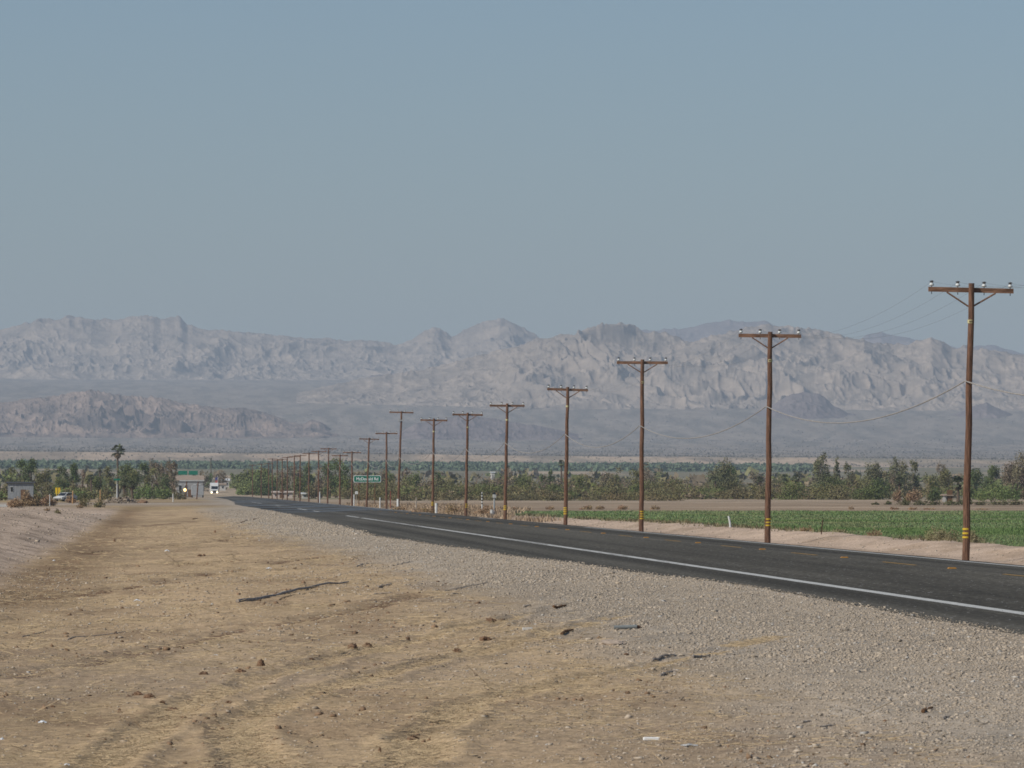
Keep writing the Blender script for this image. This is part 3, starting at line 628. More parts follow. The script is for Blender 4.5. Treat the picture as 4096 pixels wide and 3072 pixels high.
def car(x, d, z, rz):
    o = thing('parked_car', 'white parked car half hidden by dry brush on the left', 'car', (x, d, z), rz)
    b = MB(); b.prismx([(-2.25, .35), (-2.3, .72), (-1.2, .93), (-.55, 1.02), (1.9, 1.05), (2.2, .9), (2.22, .35)], -.88, .88); b.build('body', M['white'], o)
    b = MB(); b.prismx([(-1.25, .93), (-.45, 1.48), (.9, 1.52), (1.95, 1.04)], -.74, .74); cb = b.build('cabin', M['white'], o)
    b = MB(); b.prismx([(-1.20, .99), (-.50, 1.44), (-.53, 1.45), (-1.24, .99)][::-1], -.66, .66); b.build('windshield', M['glass'], o)
    for sx in (-1, 1):
        b = MB(); b.prismx([(-.95, 1.06), (-.42, 1.42), (.85, 1.45), (1.5, 1.08)], sx*.742, sx*.75); b.build('side_window', M['glass'], o)
        b = MB(); b.box((sx*.65, -2.26, .66), (.34, .08, .14), bev=.03); b.build('headlight', M['porcelain'], o)
        for yy in (-1.4, 1.35):
            w_ = MB(); w_.tube([(sx*.68, yy, .32), (sx*.9, yy, .32)], .32, 16); wo = w_.build('wheel', M['black'], o)
            w_ = MB(); w_.tube([(sx*.8, yy, .32), (sx*.91, yy, .32)], .19, 12); w_.build('rim', M['grey_metal'], wo)
    b = MB(); b.box((0, -2.27, .48), (1.5, .1, .12)); b.build('grille', M['dark_metal'], o)
car((262-VX)/F*1010, 1010, gz(-16, 1010)+.02, R(-35))

# ------------------------------------------------------------------ buildings and gate, far down the road
def gabled(name, label, cat, px0, px1, y_base, y_eave, y_ridge, d, depth, wall, roof, wins=(), door=None):
    s = d/F; x0, x1 = (px0-VX)*s, (px1-VX)*s; zb = gz((x0+x1)/2, d); w_ = x1-x0
    o = thing(name, label, cat, ((x0+x1)/2, d, zb-.1)); ze = CZ-(y_eave-HY)*s-zb+.1; zr = CZ-(y_ridge-HY)*s-zb+.1
    b = MB(); b.box((0, depth/2, ze/2), (w_, depth, ze)); b.build('wall', wall, o)
    ov = .35
    b = MB(); b.prismx([(-ov, ze-.1), (-ov, ze+.05), (depth/2, zr), (depth+ov, ze+.05), (depth+ov, ze-.1), (depth/2, ze+.02)], -w_/2-ov, w_/2+ov); b.build('roof', roof, o)
    for (a, c, z0, z1) in wins:
        b = MB(); b.box((-w_/2+w_*(a+c)/2, -.02, ze*(z0+z1)/2), (w_*(c-a), .08, ze*(z1-z0))); f_ = b.build('window', M['white'], o)
        b = MB(); b.box((-w_/2+w_*(a+c)/2, -.05, ze*(z0+z1)/2), (w_*(c-a)*.86, .05, ze*(z1-z0)*.84)); b.build('pane', M['glass'], f_)
    if door:
        b = MB(); b.box((-w_/2+w_*door, -.02, 1.05), (.95, .08, 2.1)); b.build('door', M['stick_b'], o)
    return o
gabled('roadside_store', 'low white roadside building with a tan roof behind the wooden gate', 'building', 706, 812, 1975, 1921, 1902, 1560, 9, M['greywall'], M['roof_tan'], [(.08, .2, .3, .75), (.3, .42, .3, .75), (.62, .74, .3, .75), (.8, .92, .3, .75)], .5)
for k, (xa, xb, nm) in enumerate(((713, 749, 'left'), (755, 791, 'right'))):
    d = 1610; s = d/F; o = thing('guide_sign', '%s of two plain green roadside guide boards above the store roof' % nm, 'road sign', ((xa+xb)/2*s-VX*s, d, -.1), group='green guide boards')
    b = MB(); b.box((0, 0, CZ-(1891-HY)*s+.1), ((xb-xa)*s, .08, 16*s), bev=.02); b.build('sign_panel', M['green_sign'], o)
    for u in (-.35, .35):
        b = MB(); b.box((u*(xb-xa)*s, .12, (CZ-(1891-HY)*s)/2), (.16, .16, CZ-(1891-HY)*s)); b.build('post', M['grey_metal'], o)
gabled('shed', 'pale weathered tin shed with a dark roof edge at the far left', 'shed', 31, 133, 1975, 1931, 1927, 1180, 4, M['tin'], M['roof_dark'], [(.1, .22, .45, .8)], .6)
gabled('long_wall_building', 'long low pinkish white building beneath the far poles', 'building', 1092, 1170, 1996, 1969, 1964, 1420, 5, M['pinkwall'], M['pinkwall'], [(.1, .18, .35, .75), (.7, .8, .35, .75)], .45)
gabled('hut', 'small white hut to the right of the long pinkish building', 'hut', 1209, 1231, 1998, 1975, 1970, 1300, 2.5, M['offwhite'], M['white'], [(.3, .7, .4, .75)])
gabled('hut', 'small white hut right of the truck against the green trees', 'hut', 880, 902, 1972, 1938, 1932, 1900, 4, M['offwhite'], M['roof_tan'], [(.3, .7, .4, .75)])
gabled('house', 'little white house above the hut right of the truck', 'house', 888, 916, 1960, 1922, 1914, 2150, 6, M['offwhite'], M['white'], [(.1, .35, .3, .7), (.6, .85, .3, .7)])
gabled('house', 'small pale house at the foot of the palm beside the nearest pole', 'house', 3782, 3806, 1990, 1981, 1976, 1010, 4, M['greywall'], M['roof_tan'], [(.1, .35, .3, .8)], .7)
gabled('house', 'distant white roofed house beyond the scrub left of the fifth pole', 'house', 1966, 1979, 1895, 1890, 1887, 2700, 9, M['offwhite'], M['white'], [(.2, .35, .3, .8), (.6, .8, .3, .8)])
d = 1257; s = d/F; x0, x1 = (745-VX)*s, (790-VX)*s
o = thing('ranch_gate', 'tall wooden gate frame of two dark posts and a pale crossbeam', 'gate', ((x0+x1)/2, d, -.1)); H = CZ-(1919-HY)*s
for sx, ln in ((-1, .22), (1, .35)):
    b = MB(); b.tube([(sx*(x1-x0)/2-ln*.5, 0, 0), (sx*(x1-x0)/2+ln*.5, 0, H+.1)], .14, 8); b.build('post', M['wood'], o)
b = MB(); b.box((0, -.16, H-.08), (100*s, .12, .26)); b.build('crossbeam', M['concrete'], o)
b = MB(); b.box((-.2, -.05, H-.75), (90*s, .08, .12)); b.build('lower_rail', M['grey_metal'], o)
o, H = post_thing('beacon', 'glowing amber lamp on a thin post in front of the gate', 'lamp', 740, 1960, 1200, .12, M['rust'])
b = MB(); b.lathe((0, 0, H-.25), [(.1, 0), (.26, .12), (.3, .32), (.22, .55), (.08, .62)], 12); b.build('lamp_head', M['amber_lamp'], o, smooth=True)
d = 1500; s = d/F
o = thing('cargo_trailer', 'grey box trailer parked behind the wooden gate', 'trailer', ((790-VX)*s, d, gz(9, d)))
b = MB(); b.box((0, 0, 1.75), (3.1, 7, 2.4), bev=.08); b.build('body', M['grey_metal'], o)
for sx in (-1, 1):
    for yy in (-.6, .6):
        w_ = MB(); w_.tube([(sx*1.2, yy, .4), (sx*1.5, yy, .4)], .4, 14); w_.build('wheel', M['black'], o)
d = 1980; s = d/F
o = thing('flag_pole', 'red and blue flag hanging limp above the truck', 'flag', ((871-VX)*s, d, -.1)); H = CZ-(1906-HY)*s
b = MB(); b.tube([(0, 0, 0), (0, 0, H+.3)], [.08, .05], 8); b.build('pole', M['white'], o)
def cloth(z0, z1): return [(-.08, z0), (-.75, z0-.25), (-.95, z0*.5+z1*.5), (-.7, z1-.3), (-.08, z1)]
b = MB(); b.prism(cloth(H, H-1.0), -.06, .06); fl = b.build('flag_canton', M['blue'], o)
b = MB(); b.prism(cloth(H-1.02, H-3.2), -.05, .05); b.build('flag_cloth', M['red'], o)

# ------------------------------------------------------------------ vegetation
KC = {'dense': (0.098, 0.129, 0.046), 'mesquite': (0.133, 0.151, 0.052), 'grey': (0.211, 0.166, 0.107), 'euc': (0.156, 0.156, 0.081), 'scrub': (0.177, 0.151, 0.073), 'dry': (0.327, 0.221, 0.128),
      'green': (0.151, 0.199, 0.065), 'roadside': (0.183, 0.206, 0.076), 'sage': (0.270, 0.237, 0.132), 'hedge': (0.109, 0.106, 0.046), 'olive': (0.168, 0.162, 0.065)}
def leaves(pos, size, col, rg, up=0.):
    n = len(pos); a = rg.normal(size=(n, 3)); a[:, 2] += up; a /= np.linalg.norm(a, axis=1)[:, None]
    b = rg.normal(size=(n, 3)); b -= (a*b).sum(1)[:, None]*a; b /= np.linalg.norm(b, axis=1)[:, None]
    s = (size*(.6+.8*rg.random(n)))[:, None]
    V = np.stack([pos-a*s-b*s*.55, pos+a*s*.9-b*s*.4, pos+a*s*1.1+b*s*.5, pos-a*s*.8+b*s*.6], 1).reshape(-1, 3)
    return V, np.arange(4*n).reshape(n, 4), np.repeat(col, 4, 0)
def crown(kind, W, H, leaf, rg, ylo, n):
    """leaf clumps spread through a set of uneven lobes"""
    L = []
    k = {'grey': 16, 'euc': 22, 'dense': 16, 'scrub': 13, 'dry': 11, 'hedge': 12, 'mesquite': 18, 'roadside': 20, 'olive': 16}.get(kind, 14)
    for i in range(k):
        if kind == 'euc':
            z = ylo+(H-ylo)*(.12+.78*rg.random()); q = (z-ylo)/(H-ylo); r = W*(.10+.16*rg.random())*(1.15-.6*q); a = rg.random()*6.28; rr = W*.42*math.sqrt(rg.random())*(1.1-.75*q)
            L.append((rr*math.cos(a), rr*math.sin(a), z, r, r, r*(1.0+1.2*rg.random())))
        elif kind == 'grey':
            z = ylo+(H-ylo)*(.08+.72*rg.random()); r = W*(.14+.13*rg.random()); a = rg.random()*6.28; rr = W*.38*math.sqrt(rg.random())
            L.append((rr*math.cos(a), rr*math.sin(a), z, r, r, r*1.5))
        elif kind in ('scrub', 'dry', 'hedge', 'sage', 'green'):
            a = rg.random()*6.28; rr = W*.40*math.sqrt(rg.random()); r = W*(.13+.13*rg.random()); hh = H*(.35+.63*rg.random())*(1-.5*(rr/(W*.5))**2)
            L.append((rr*math.cos(a), rr*math.sin(a), hh*.52, r, r, hh*.52))
        else:
            z = ylo+(H-ylo)*(.10+.70*rg.random()); q = (z-ylo)/(H-ylo); a = rg.random()*6.28; rr = W*.36*math.sqrt(rg.random())*(1.15-.55*q); r = W*(.14+.13*rg.random())
            L.append((rr*math.cos(a), rr*math.sin(a), z, r, r, min(r*1.1, (H-ylo)*.3)))
    L = np.array(L); top = (L[:, 2]+L[:, 5]).max(); L[:, 2] *= H/top; L[:, 5] *= H/top
    wd = (np.abs(L[:, 0])+L[:, 3]).max(); L[:, 0] *= W*.5/wd; L[:, 1] *= W*.5/wd; L[:, 3:5] *= W*.5/wd
    vol = L[:, 3]*L[:, 5]; li = rg.choice(k, n, p=vol/vol.sum())
    d = rg.normal(size=(n, 3)); d /= np.linalg.norm(d, axis=1)[:, None]; rad = rg.random(n)**.42*(1+.10*rg.normal(size=n))
    pos = L[li, :3]+d*rad[:, None]*L[li, 3:6]; pos[:, 2] = np.maximum(pos[:, 2], .04*H)
    base = np.array(KC[kind]); lobe = (.82+.36*rg.random(k))[li]; tint = 1+.05*rg.normal(size=(k, 3))[li]
    col = base*lobe[:, None]*tint*(.85+.3*rg.random(n))[:, None]
    return leaves(pos, np.full(n, leaf), np.clip(col, .01, .6), rg, .2)
VEG = []
def plant(kind, px, ytop, wpx, d, seed, name=None, base=None, dens=1., leafpx=3.9, tpx=None):
    rg = np.random.default_rng(seed); s = d/F; x = (px-VX)*s; zb = gz(x, d) if base is None else base
    H = CZ-(ytop-HY)*s-zb+.05; W = wpx*s*(1.3 if px > 2400 and kind in ('euc', 'grey', 'dense') else 1.12 if kind in ('dense', 'mesquite', 'olive', 'grey') else 1); tree = kind in ('dense', 'mesquite', 'roadside', 'grey', 'euc', 'olive')
    nm = name or ('tree' if tree else 'shrub')
    o = thing(nm, '', '', (x, d, zb-.05))
    ylo = {'euc': .06, 'grey': .02, 'dense': .03, 'mesquite': .0, 'olive': .0, 'roadside': .0}.get(kind, 0)*H
    leaf = leafpx*s; n = int(np.clip(2.1*dens*W*H/(leaf*leaf)*1.0, 150, 9000))
    v, f, c = crown(kind, W, H, leaf*.62, rg, ylo, n)
    np_mesh('crown' if tree else 'foliage', v, f, M['leaf'], o, c)
    b = MB()
    if tree:
        r = max(.12, .035*H); b.tube([(0, 0, -.1), (.02*H, 0, .3*H), (-.02*H, .02*H, .62*H)], [r, r*.7, r*.3], 7)
        for q in range(3): a = rg.random()*6.28; b.tube([(.01*H, 0, .25*H+.08*H*q), (math.cos(a)*W*.28, math.sin(a)*W*.28, .6*H+.06*H*q)], [r*.5, r*.15], 5)
        b.build('trunk', M['bark'], o)
    else:
        for q in range(5): a = rg.random()*6.28; b.tube([(0, 0, -.05), (math.cos(a)*W*.12, math.sin(a)*W*.12, .3*H), (math.cos(a)*W*.3, math.sin(a)*W*.3, .7*H)], [.02*H, .012*H, .006*H], 5)
        b.build('stems', M['bark'], o)
    VEG.append((o, kind, px, ytop, d)); return o
def fronds(C, R_, n, rg, droop, leafw, col, up0=-.5, up1=1.2):
    V = []; Fs = []; Cc = []; q = 0
    for i in range(n):
        az = rg.random()*6.28; el = up0+(up1-up0)*rg.random(); L_ = R_*(.8+.3*rg.random())
        dx, dy, dz = math.cos(az)*math.cos(el), math.sin(az)*math.cos(el), math.sin(el)
        hub = np.array(C)+np.array([dx, dy, dz])*L_*.5; side = np.array([-math.sin(az), math.cos(az), 0.]); upv = np.cross(np.array([dx, dy, dz]), side)
        cc = np.array(col)*(.75+.5*rg.random())
        pet = .03*R_; V += [np.array(C)-side*pet, np.array(C)+side*pet, hub+side*pet, hub-side*pet]; Fs.append((q, q+1, q+2, q+3)); Cc += [cc*1.2]*4; q += 4
        for k in range(9):
            t = (k-4)/4*1.25; dr = np.array([dx, dy, dz])*math.cos(t)+side*math.sin(t); l = L_*.55*(1-.25*abs(t)/1.25)
            tip = hub+dr*l+np.array([0, 0, -droop*l*(.5+.5*rg.random())]); mid = hub+dr*l*.55; w_ = side*math.cos(t)*leafw-np.array([dx, dy, dz])*math.sin(t)*leafw
            V += [hub, mid-w_, tip, mid+w_]; Fs.append((q, q+1, q+2, q+3)); Cc += [cc]*4; q += 4
    return np.array(V), np.array(Fs), np.array(Cc)
def palm(px, ytop, wpx, d, seed, label, trunk=True, skirt=True, col=(.095, .11, .058), base=None, ybase=None):
    rg = np.random.default_rng(seed); s = d/F; x = (px-VX)*s; zb = gz(x, d) if base is None else base
    H = CZ-(ytop-HY)*s-zb; R_ = wpx*s*.55
    o = thing('palm_tree' if trunk else 'fan_palm', label, 'palm tree' if trunk else 'palm', (x, d, zb-.05)); hc = H-R_*.75 if trunk else R_*.35
    if trunk:
        r = max(.22, .02*H); b = MB(); b.tube([(0, 0, 0), (.05, 0, hc*.4), (-.04, 0, hc*.75), (0, 0, hc)], [r*1.5, r, r*.9, r*.95], 9); b.build('trunk', M['bark'], o)
    v, f, c = fronds((0, 0, hc), R_, 34, rg, .45, .055*R_, col, -.55 if trunk else .0, 1.35); np_mesh('fronds', v, f, M['leaf'], o, c)
    if skirt:
        v, f, c = fronds((0, 0, hc-.1*R_), R_*.62, 30, rg, .4, .09*R_, (.13, .095, .06), -1.45, -.75); np_mesh('dead_skirt', v, f, M['straw'], o, c)
    return o
# left group
T = plant
T('dense', 84, 1835, 62, 1420, 101, base=0); T('dense', 126, 1831, 72, 1400, 102, base=0); T('mesquite', 40, 1862, 75, 1340, 103, base=0); T('olive', 152, 1868, 62, 1330, 104, base=0)
T('olive', 186, 1866, 50, 1500, 105, base=0); T('scrub', 20, 1915, 90, 1250, 106, base=0); T('scrub', 95, 1910, 90, 1260, 107, base=0); T('green', 8, 1952, 50, 1080, 108, base=0)
T('dense', 290, 1848, 62, 1400, 109, base=0); T('dense', 252, 1862, 56, 1380, 110, base=0); T('grey', 330, 1876, 34, 1420, 111, base=0); T('mesquite', 235, 1890, 70, 1300, 112, base=0); T('scrub', 180, 1925, 95, 1180, 113, base=0)
T('scrub', 300, 1915, 70, 1220, 114, base=0); T('olive', 352, 1895, 34, 1290, 115, base=0); T('mesquite', 395, 1895, 75, 1330, 116, base=0); T('green', 300, 1945, 110, 1090, 117, base=0); T('hedge', 340, 1957, 60, 1010, 118, base=0); T('scrub', 255, 1958, 70, 1020, 119, base=0)
T('scrub', 420, 1943, 80, 1080, 120, base=0); T('olive', 440, 1862, 62, 1450, 121, base=0); T('mesquite', 505, 1848, 84, 1430, 122, base=0); T('dense', 578, 1844, 58, 1450, 123, base=0); T('mesquite', 540, 1870, 80, 1380, 124, base=0)
T('grey', 628, 1828, 66, 1440, 125, base=0); T('grey', 668, 1836, 70, 1420, 126, base=0, dens=1.2); T('grey', 692, 1842, 44, 1410, 127, base=0); T('olive', 600, 1866, 60, 1360, 128, base=0); T('dense', 655, 1885, 80, 1340, 129, base=0)
T('green', 590, 1928, 95, 1230, 130, base=0); T('green', 655, 1930, 100, 1240, 131, base=0); T('green', 545, 1942, 60, 1200, 132, base=0); T('scrub', 720, 1950, 60, 1180, 133, base=0)
T('hedge', 500, 1968, 60, 990, 134, base=0)
palm(471, 1777, 66, 1450, 201, 'tall slender fan palm rising above the trees on the left')
palm(400, 1868, 24, 1380, 202, 'small thin palm to the left of the tall palm')
palm(497, 1915, 44, 1010, 203, 'stout short fan palm beside the street sign post, left of a pair', skirt=True, base=0)
palm(528, 1920, 46, 1000, 204, 'stout short fan palm with brown trunk, right of a pair by the rubble', skirt=True, base=0)
palm(365, 1897, 28, 1260, 205, 'small drooping palm between two dark trees left of the tall palm')
palm(844, 1832, 10, 2600, 206, 'tiny distant palm silhouette above the truck')
# around the truck and along the far poles
T('grey', 812, 1880, 52, 1900, 140, base=0); T('grey', 880, 1876, 62, 2000, 141, base=0); T('dense', 838, 1888, 40, 2100, 142, base=0); T('scrub', 760, 1895, 60, 2000, 143, base=0)
T('roadside', 968, 1880, 72, 1900, 144, base=0, dens=2.6, leafpx=4.6); T('roadside', 1000, 1868, 100, 1850, 145, base=0, dens=2.6, leafpx=4.6); T('roadside', 1050, 1866, 100, 1780, 146, base=0, dens=2.6, leafpx=4.6); T('roadside', 1085, 1890, 90, 1700, 147, base=0, dens=2.6, leafpx=4.6); T('roadside', 985, 1915, 90, 1750, 148, base=0, dens=2.6, leafpx=4.6); T('dense', 1055, 1915, 120, 1660, 149, base=0, dens=2.6); T('roadside', 938, 1890, 60, 2060, 138, base=0, dens=2.6); T('roadside', 1000, 1925, 120, 1690, 137, base=0, dens=2.6, leafpx=4.6)
T('grey', 1128, 1868, 60, 1750, 150, base=0); T('grey', 1180, 1850, 70, 1700, 151, base=0); T('dense', 1228, 1848, 60, 1720, 152, base=0); T('olive', 1140, 1905, 70, 1450, 153, base=0); T('mesquite', 1195, 1900, 76, 1480, 154, base=0)
T('grey', 1285, 1850, 70, 1500, 155, base=0); T('mesquite', 1345, 1822, 80, 1520, 156, base=0); T('dense', 1318, 1850, 72, 1480, 157, base=0, dens=1.2); T('dense', 1375, 1858, 60, 1460, 158, base=0)
T('mesquite', 1390, 1900, 60, 1300, 159, base=0); T('grey', 1440, 1878, 56, 1560, 160, base=0); T('grey', 1530, 1870, 66, 1600, 161, base=0); T('dense', 1562, 1888, 60, 1420, 162, base=0); T('mesquite', 1640, 1882, 92, 1400, 163, base=0); T('grey', 1620, 1866, 60, 1700, 164, base=0)
T('scrub', 1250, 1925, 90, 1300, 165, base=0)
# right hand trees
T('dense', 1745, 1880, 40, 1480, 170, base=0); T('dense', 2205, 1878, 34, 1500, 171, base=0); T('dense', 2170, 1892, 50, 1400, 172, base=0); T('mesquite', 2090, 1888, 90, 1350, 173, base=0); T('mesquite', 2320, 1894, 60, 1320, 174, base=0)
T('olive', 2465, 1860, 62, 1480, 175, base=0); T('grey', 2420, 1880, 60, 1600, 176, base=0); T('olive', 2545, 1872, 62, 1450, 177, base=0); T('grey', 2600, 1838, 84, 1700, 178, base=0); T('grey', 2360, 1874, 70, 1750, 179, base=0)
T('euc', 2885, 1826, 150, 1350, 180, base=0, dens=1.7); T('dense', 2930, 1860, 60, 1370, 181, base=0); T('grey', 3025, 1878, 44, 1450, 182, base=0); T('olive', 2700, 1905, 80, 1350, 183, base=0)
T('euc', 3290, 1802, 84, 1420, 184, base=0, dens=1.5); T('euc', 3346, 1826, 36, 1430, 185, base=0, dens=1.4); T('euc', 3395, 1848, 60, 1400, 186, base=0, dens=1.3); T('euc', 3495, 1843, 92, 1380, 187, base=0, dens=1.6); T('euc', 3592, 1824, 96, 1420, 188, base=0, dens=1.5); T('euc', 3655, 1838, 60, 1440, 189, base=0, dens=1.3)
T('mesquite', 3330, 1890, 110, 1300, 190, base=0); T('scrub', 3415, 1905, 80, 1250, 191, base=0); T('dense', 3515, 1905, 100, 1180, 192, base=0, dens=1.2); T('grey', 3560, 1880, 60, 1350, 193, base=0); T('olive', 3720, 1890, 80, 1330, 194, base=0); T('olive', 3790, 1872, 90, 1380, 195, base=0)
T('grey', 3775, 1846, 50, 1750, 196, base=0); T('dense', 3895, 1868, 96, 1350, 197, base=0, dens=1.2); T('dense', 3962, 1853, 76, 1330, 198, base=0, dens=1.2); T('grey', 4035, 1836, 84, 1240, 199, base=0, dens=1.3); T('grey', 4096, 1802, 100, 1200, 200, base=0, dens=1.4)
T('green', 3965, 1922, 150, 1060, 211, base=0, dens=1.3); T('green', 4060, 1930, 110, 1080, 212, base=0); T('dense', 3880, 1925, 70, 1090, 213, base=0); T('dry', 3655, 1945, 84, 1020, 214, base=0, dens=1.6); T('dry', 3590, 1952, 50, 1010, 215, base=0, dens=1.6); T('scrub', 3730, 1940, 90, 1080, 216, base=0); T('dense', 3735, 1945, 60, 1050, 217, base=0)
palm(2246, 1838, 34, 1500, 220, 'rough brown fan palm just left of the fourth nearest pole')
palm(2862, 1903, 34, 1250, 221, 'pale green fan palm below the big rounded tree left of the second nearest pole', skirt=False)
palm(3040, 1904, 34, 1250, 222, 'small fan palm just left of the second nearest pole')
palm(3140, 1896, 44, 1280, 223, 'dark fan palm right of the second nearest pole, left of a pair')
palm(3185, 1897, 40, 1270, 224, 'dark fan palm right of the second nearest pole, right of a pair')
palm(3598, 1906, 46, 1130, 225, 'fan palm standing above the tan dry bush')
palm(3832, 1905, 64, 1010, 226, 'broad shaggy fan palm touching the left side of the nearest pole')
palm(2035, 1862, 14, 2400, 227, 'tiny distant palm just right of the fifth nearest pole')
palm(2320, 1935, 40, 1180, 228, 'light green fan palm low in the scrub right of the fourth nearest pole', trunk=False)
palm(2530, 1940, 46, 1170, 229, 'bright fan palm low in the scrub left of the third nearest pole', trunk=False)
k = 300
for px in np.arange(1470, 2760, 68):                                            # low front scrub
    k += 1; rg = np.random.default_rng(k); T('scrub', px+rg.uniform(-18, 18), rg.uniform(1960, 1978), rg.uniform(115, 165), rg.uniform(1080, 1130), k, base=0)
for px in np.arange(1410, 3480, 76):
    k += 1; rg = np.random.default_rng(k); T(('scrub', 'olive', 'scrub', 'mesquite')[k % 4], px+rg.uniform(-20, 20), rg.uniform(1918, 1948), rg.uniform(130, 200), rg.uniform(1160, 1260), k, base=0)
for px in np.arange(1500, 3500, 92):
    k += 1; rg = np.random.default_rng(k); T(('olive', 'scrub', 'grey')[k % 3], px+rg.uniform(-25, 25), rg.uniform(1888, 1915), rg.uniform(110, 180), rg.uniform(1320, 1520), k, base=0)
for px in (3615, 3680, 3742, 3805, 3868, 3932, 3998, 4062):                     # clipped dark hedge beyond the field
    k += 1; rg = np.random.default_rng(k); T('hedge', px, 1996+rg.uniform(-3, 3), 78, 800, k, 'hedge_bush', base=0)
for px, yt, w_, d in ((3555, 2000, 40, 830), (3500, 2004, 36, 820), (3620, 1990, 36, 900)):
    k += 1; T('hedge', px, yt, w_, d, k, base=0)
# scrub in front: bank shrubs, weeds on the berm
def near_plant(kind, px, ybase, ytop, wpx, seed, label, leafpx=3.2, dens=1.1, cat='shrub', d=None, name='shrub'):
    if d is None: x, d, zb = gp(px, ybase)
    else: zb = gz((px-VX)/F*d, d)
    o = plant(kind, px, ytop, wpx, d, seed, name, zb, dens, leafpx); o['label'] = label; o['category'] = cat; VEG.pop(); return o
near_plant('sage', 3760, 0, 2102, 170, 401, 'grey green shrub on the bank just left of the nearest pole', d=216, dens=1.3)
near_plant('sage', 3890, 0, 2118, 120, 402, 'grey green shrub on the bank just right of the nearest pole', d=212, dens=1.3)
near_plant('sage', 3370, 0, 2106, 80, 403, 'low grey weedy shrub at the field edge between the two nearest poles', d=255)
near_plant('dry', 3230, 0, 2096, 60, 404, 'wispy dry tan weed at the field edge right of the second pole', d=262, dens=.8)
near_plant('dry', 3490, 0, 2112, 90, 405, 'straw coloured low weed along the field edge, middle of the two nearest poles', d=245, dens=.7)
near_plant('sage', 2880, 0, 2092, 70, 406, 'faint grey weed at the field edge left of the leaning white delineator', d=300, dens=.7)
near_plant('dry', 4060, 0, 2196, 90, 407, 'sparse grey dry weed on the sandy bank at the right edge', d=200, dens=.7)
near_plant('dry', 1835, 0, 2012, 120, 408, 'brown dry weed clump behind the sixth pole', d=520, dens=1.)
near_plant('dry', 1945, 0, 2020, 130, 409, 'brown dry weed clump around the striped marker post', d=500, dens=1.)
near_plant('dry', 1690, 0, 2020, 110, 410, 'brown dry weed clump between the seventh and eighth poles', d=540, dens=.9)
near_plant('dry', 1590, 0, 2018, 90, 411, 'brown dry weed clump at the foot of the eighth pole', d=600, dens=.9)
near_plant('dry', 118, 2025, 1958, 120, 420, 'large wispy reddish brown dry bush on the left berm', dens=2.0, cat='bush', name='dry_bush')
near_plant('dry', 60, 2030, 1985, 80, 421, 'brown dry bush behind the pipe rail at the left edge', dens=2.0, cat='bush', name='dry_bush')
near_plant('dry', 185, 2024, 1975, 90, 422, 'low brown dry bush left of the yellow marker', dens=2.0, cat='bush', name='dry_bush')
near_plant('dry', 292, 2012, 1979, 62, 423, 'small brown dry bush in front of the white car', dens=2.0, cat='bush', name='dry_bush')
near_plant('scrub', 345, 2026, 1984, 66, 424, 'brownish dry bush on the berm, left of the rounded pair', dens=1.2, cat='bush', name='dry_bush')
near_plant('scrub', 396, 2030, 1990, 58, 425, 'darker dry bush at the right end of the berm brush', dens=1.3, cat='bush', name='dry_bush')
near_plant('dry', 322, 2032, 2014, 36, 426, 'tiny dry tuft in front of the rounded brush pair', dens=1.2, cat='tuft', name='dry_tuft')
near_plant('scrub', 232, 2054, 2034, 34, 427, 'small dark weed on the berm slope below the yellow marker', dens=1.3, cat='tuft', name='dry_tuft')
near_plant('dry', 188, 2044, 2030, 30, 428, 'small tan weed on the berm slope under the wispy bush', dens=1.2, cat='tuft', name='dry_tuft')
for j, (px, yt, w_, tx) in enumerate(((2205, 2022, 50, 'left of the fourth pole'), (2345, 2018, 60, 'right of the fourth pole, nearer one'), (2400, 2020, 44, 'right of the fourth pole, further one'), (2490, 2019, 60, 'left of the third pole'), (2620, 2020, 44, 'right of the third pole'),
                                      (3405, 2024, 30, 'beneath the tall feathery trees'), (3575, 2027, 44, 'below the tan bush, left clump'), (3655, 2027, 56, 'below the tan bush, right clump'), (3720, 2030, 60, 'in front of the clipped hedge'), (3930, 2032, 70, 'right of the nearest pole'), (2062, 2028, 40, 'right of the fifth pole'))):
    near_plant('dry', px, 0, yt, w_, 440+j, 'brown dry weed clump beyond the green field, '+tx, d=640, dens=1.6, cat='weed', name='dry_weed')
# labels for the mass of trees and shrubs: kind, slot between landmarks, order in the slot
LM = [(-50, None), (135, 'left of the yellow marker'), (221, 'left of the yellow marker'), (471, 'between the yellow marker and tall palm'), (745, 'between the tall palm and wooden gate'), (858, 'between the wooden gate and truck'), (1100, 'just right of the truck'),
      (1412, 'behind the far poles'), (1735, 'between the green sign and seventh pole'), (1865, 'between the seventh and sixth poles'), (2025, 'between the sixth and fifth poles'), (2265, 'between the fifth and fourth poles'), (2568, 'between the fourth and third poles'),
      (3076, 'between the third and second poles'), (3470, 'right of the second pole'), (3875, 'left of the nearest pole'), (4300, 'right of the nearest pole')]
KN = {'dense': ('dark green dense tree', 'tree'), 'mesquite': ('rounded green tree', 'tree'), 'roadside': ('soft light green roadside tree', 'tree'), 'grey': ('grey feathery tree', 'tree'), 'euc': ('tall airy grey-green tree', 'tree'), 'olive': ('olive green tree', 'tree'), 'scrub': ('low olive scrub bush', 'shrub'),
      'dry': ('tan dry bush', 'shrub'), 'green': ('light green bush', 'shrub'), 'hedge': ('dark clipped hedge bush', 'hedge')}
slots = {}
for o, kind, px, yt, d in VEG:
    sl = next(t for x, t in LM[1:] if px < x); slots.setdefault((kind, sl), []).append((px, yt, d, o))
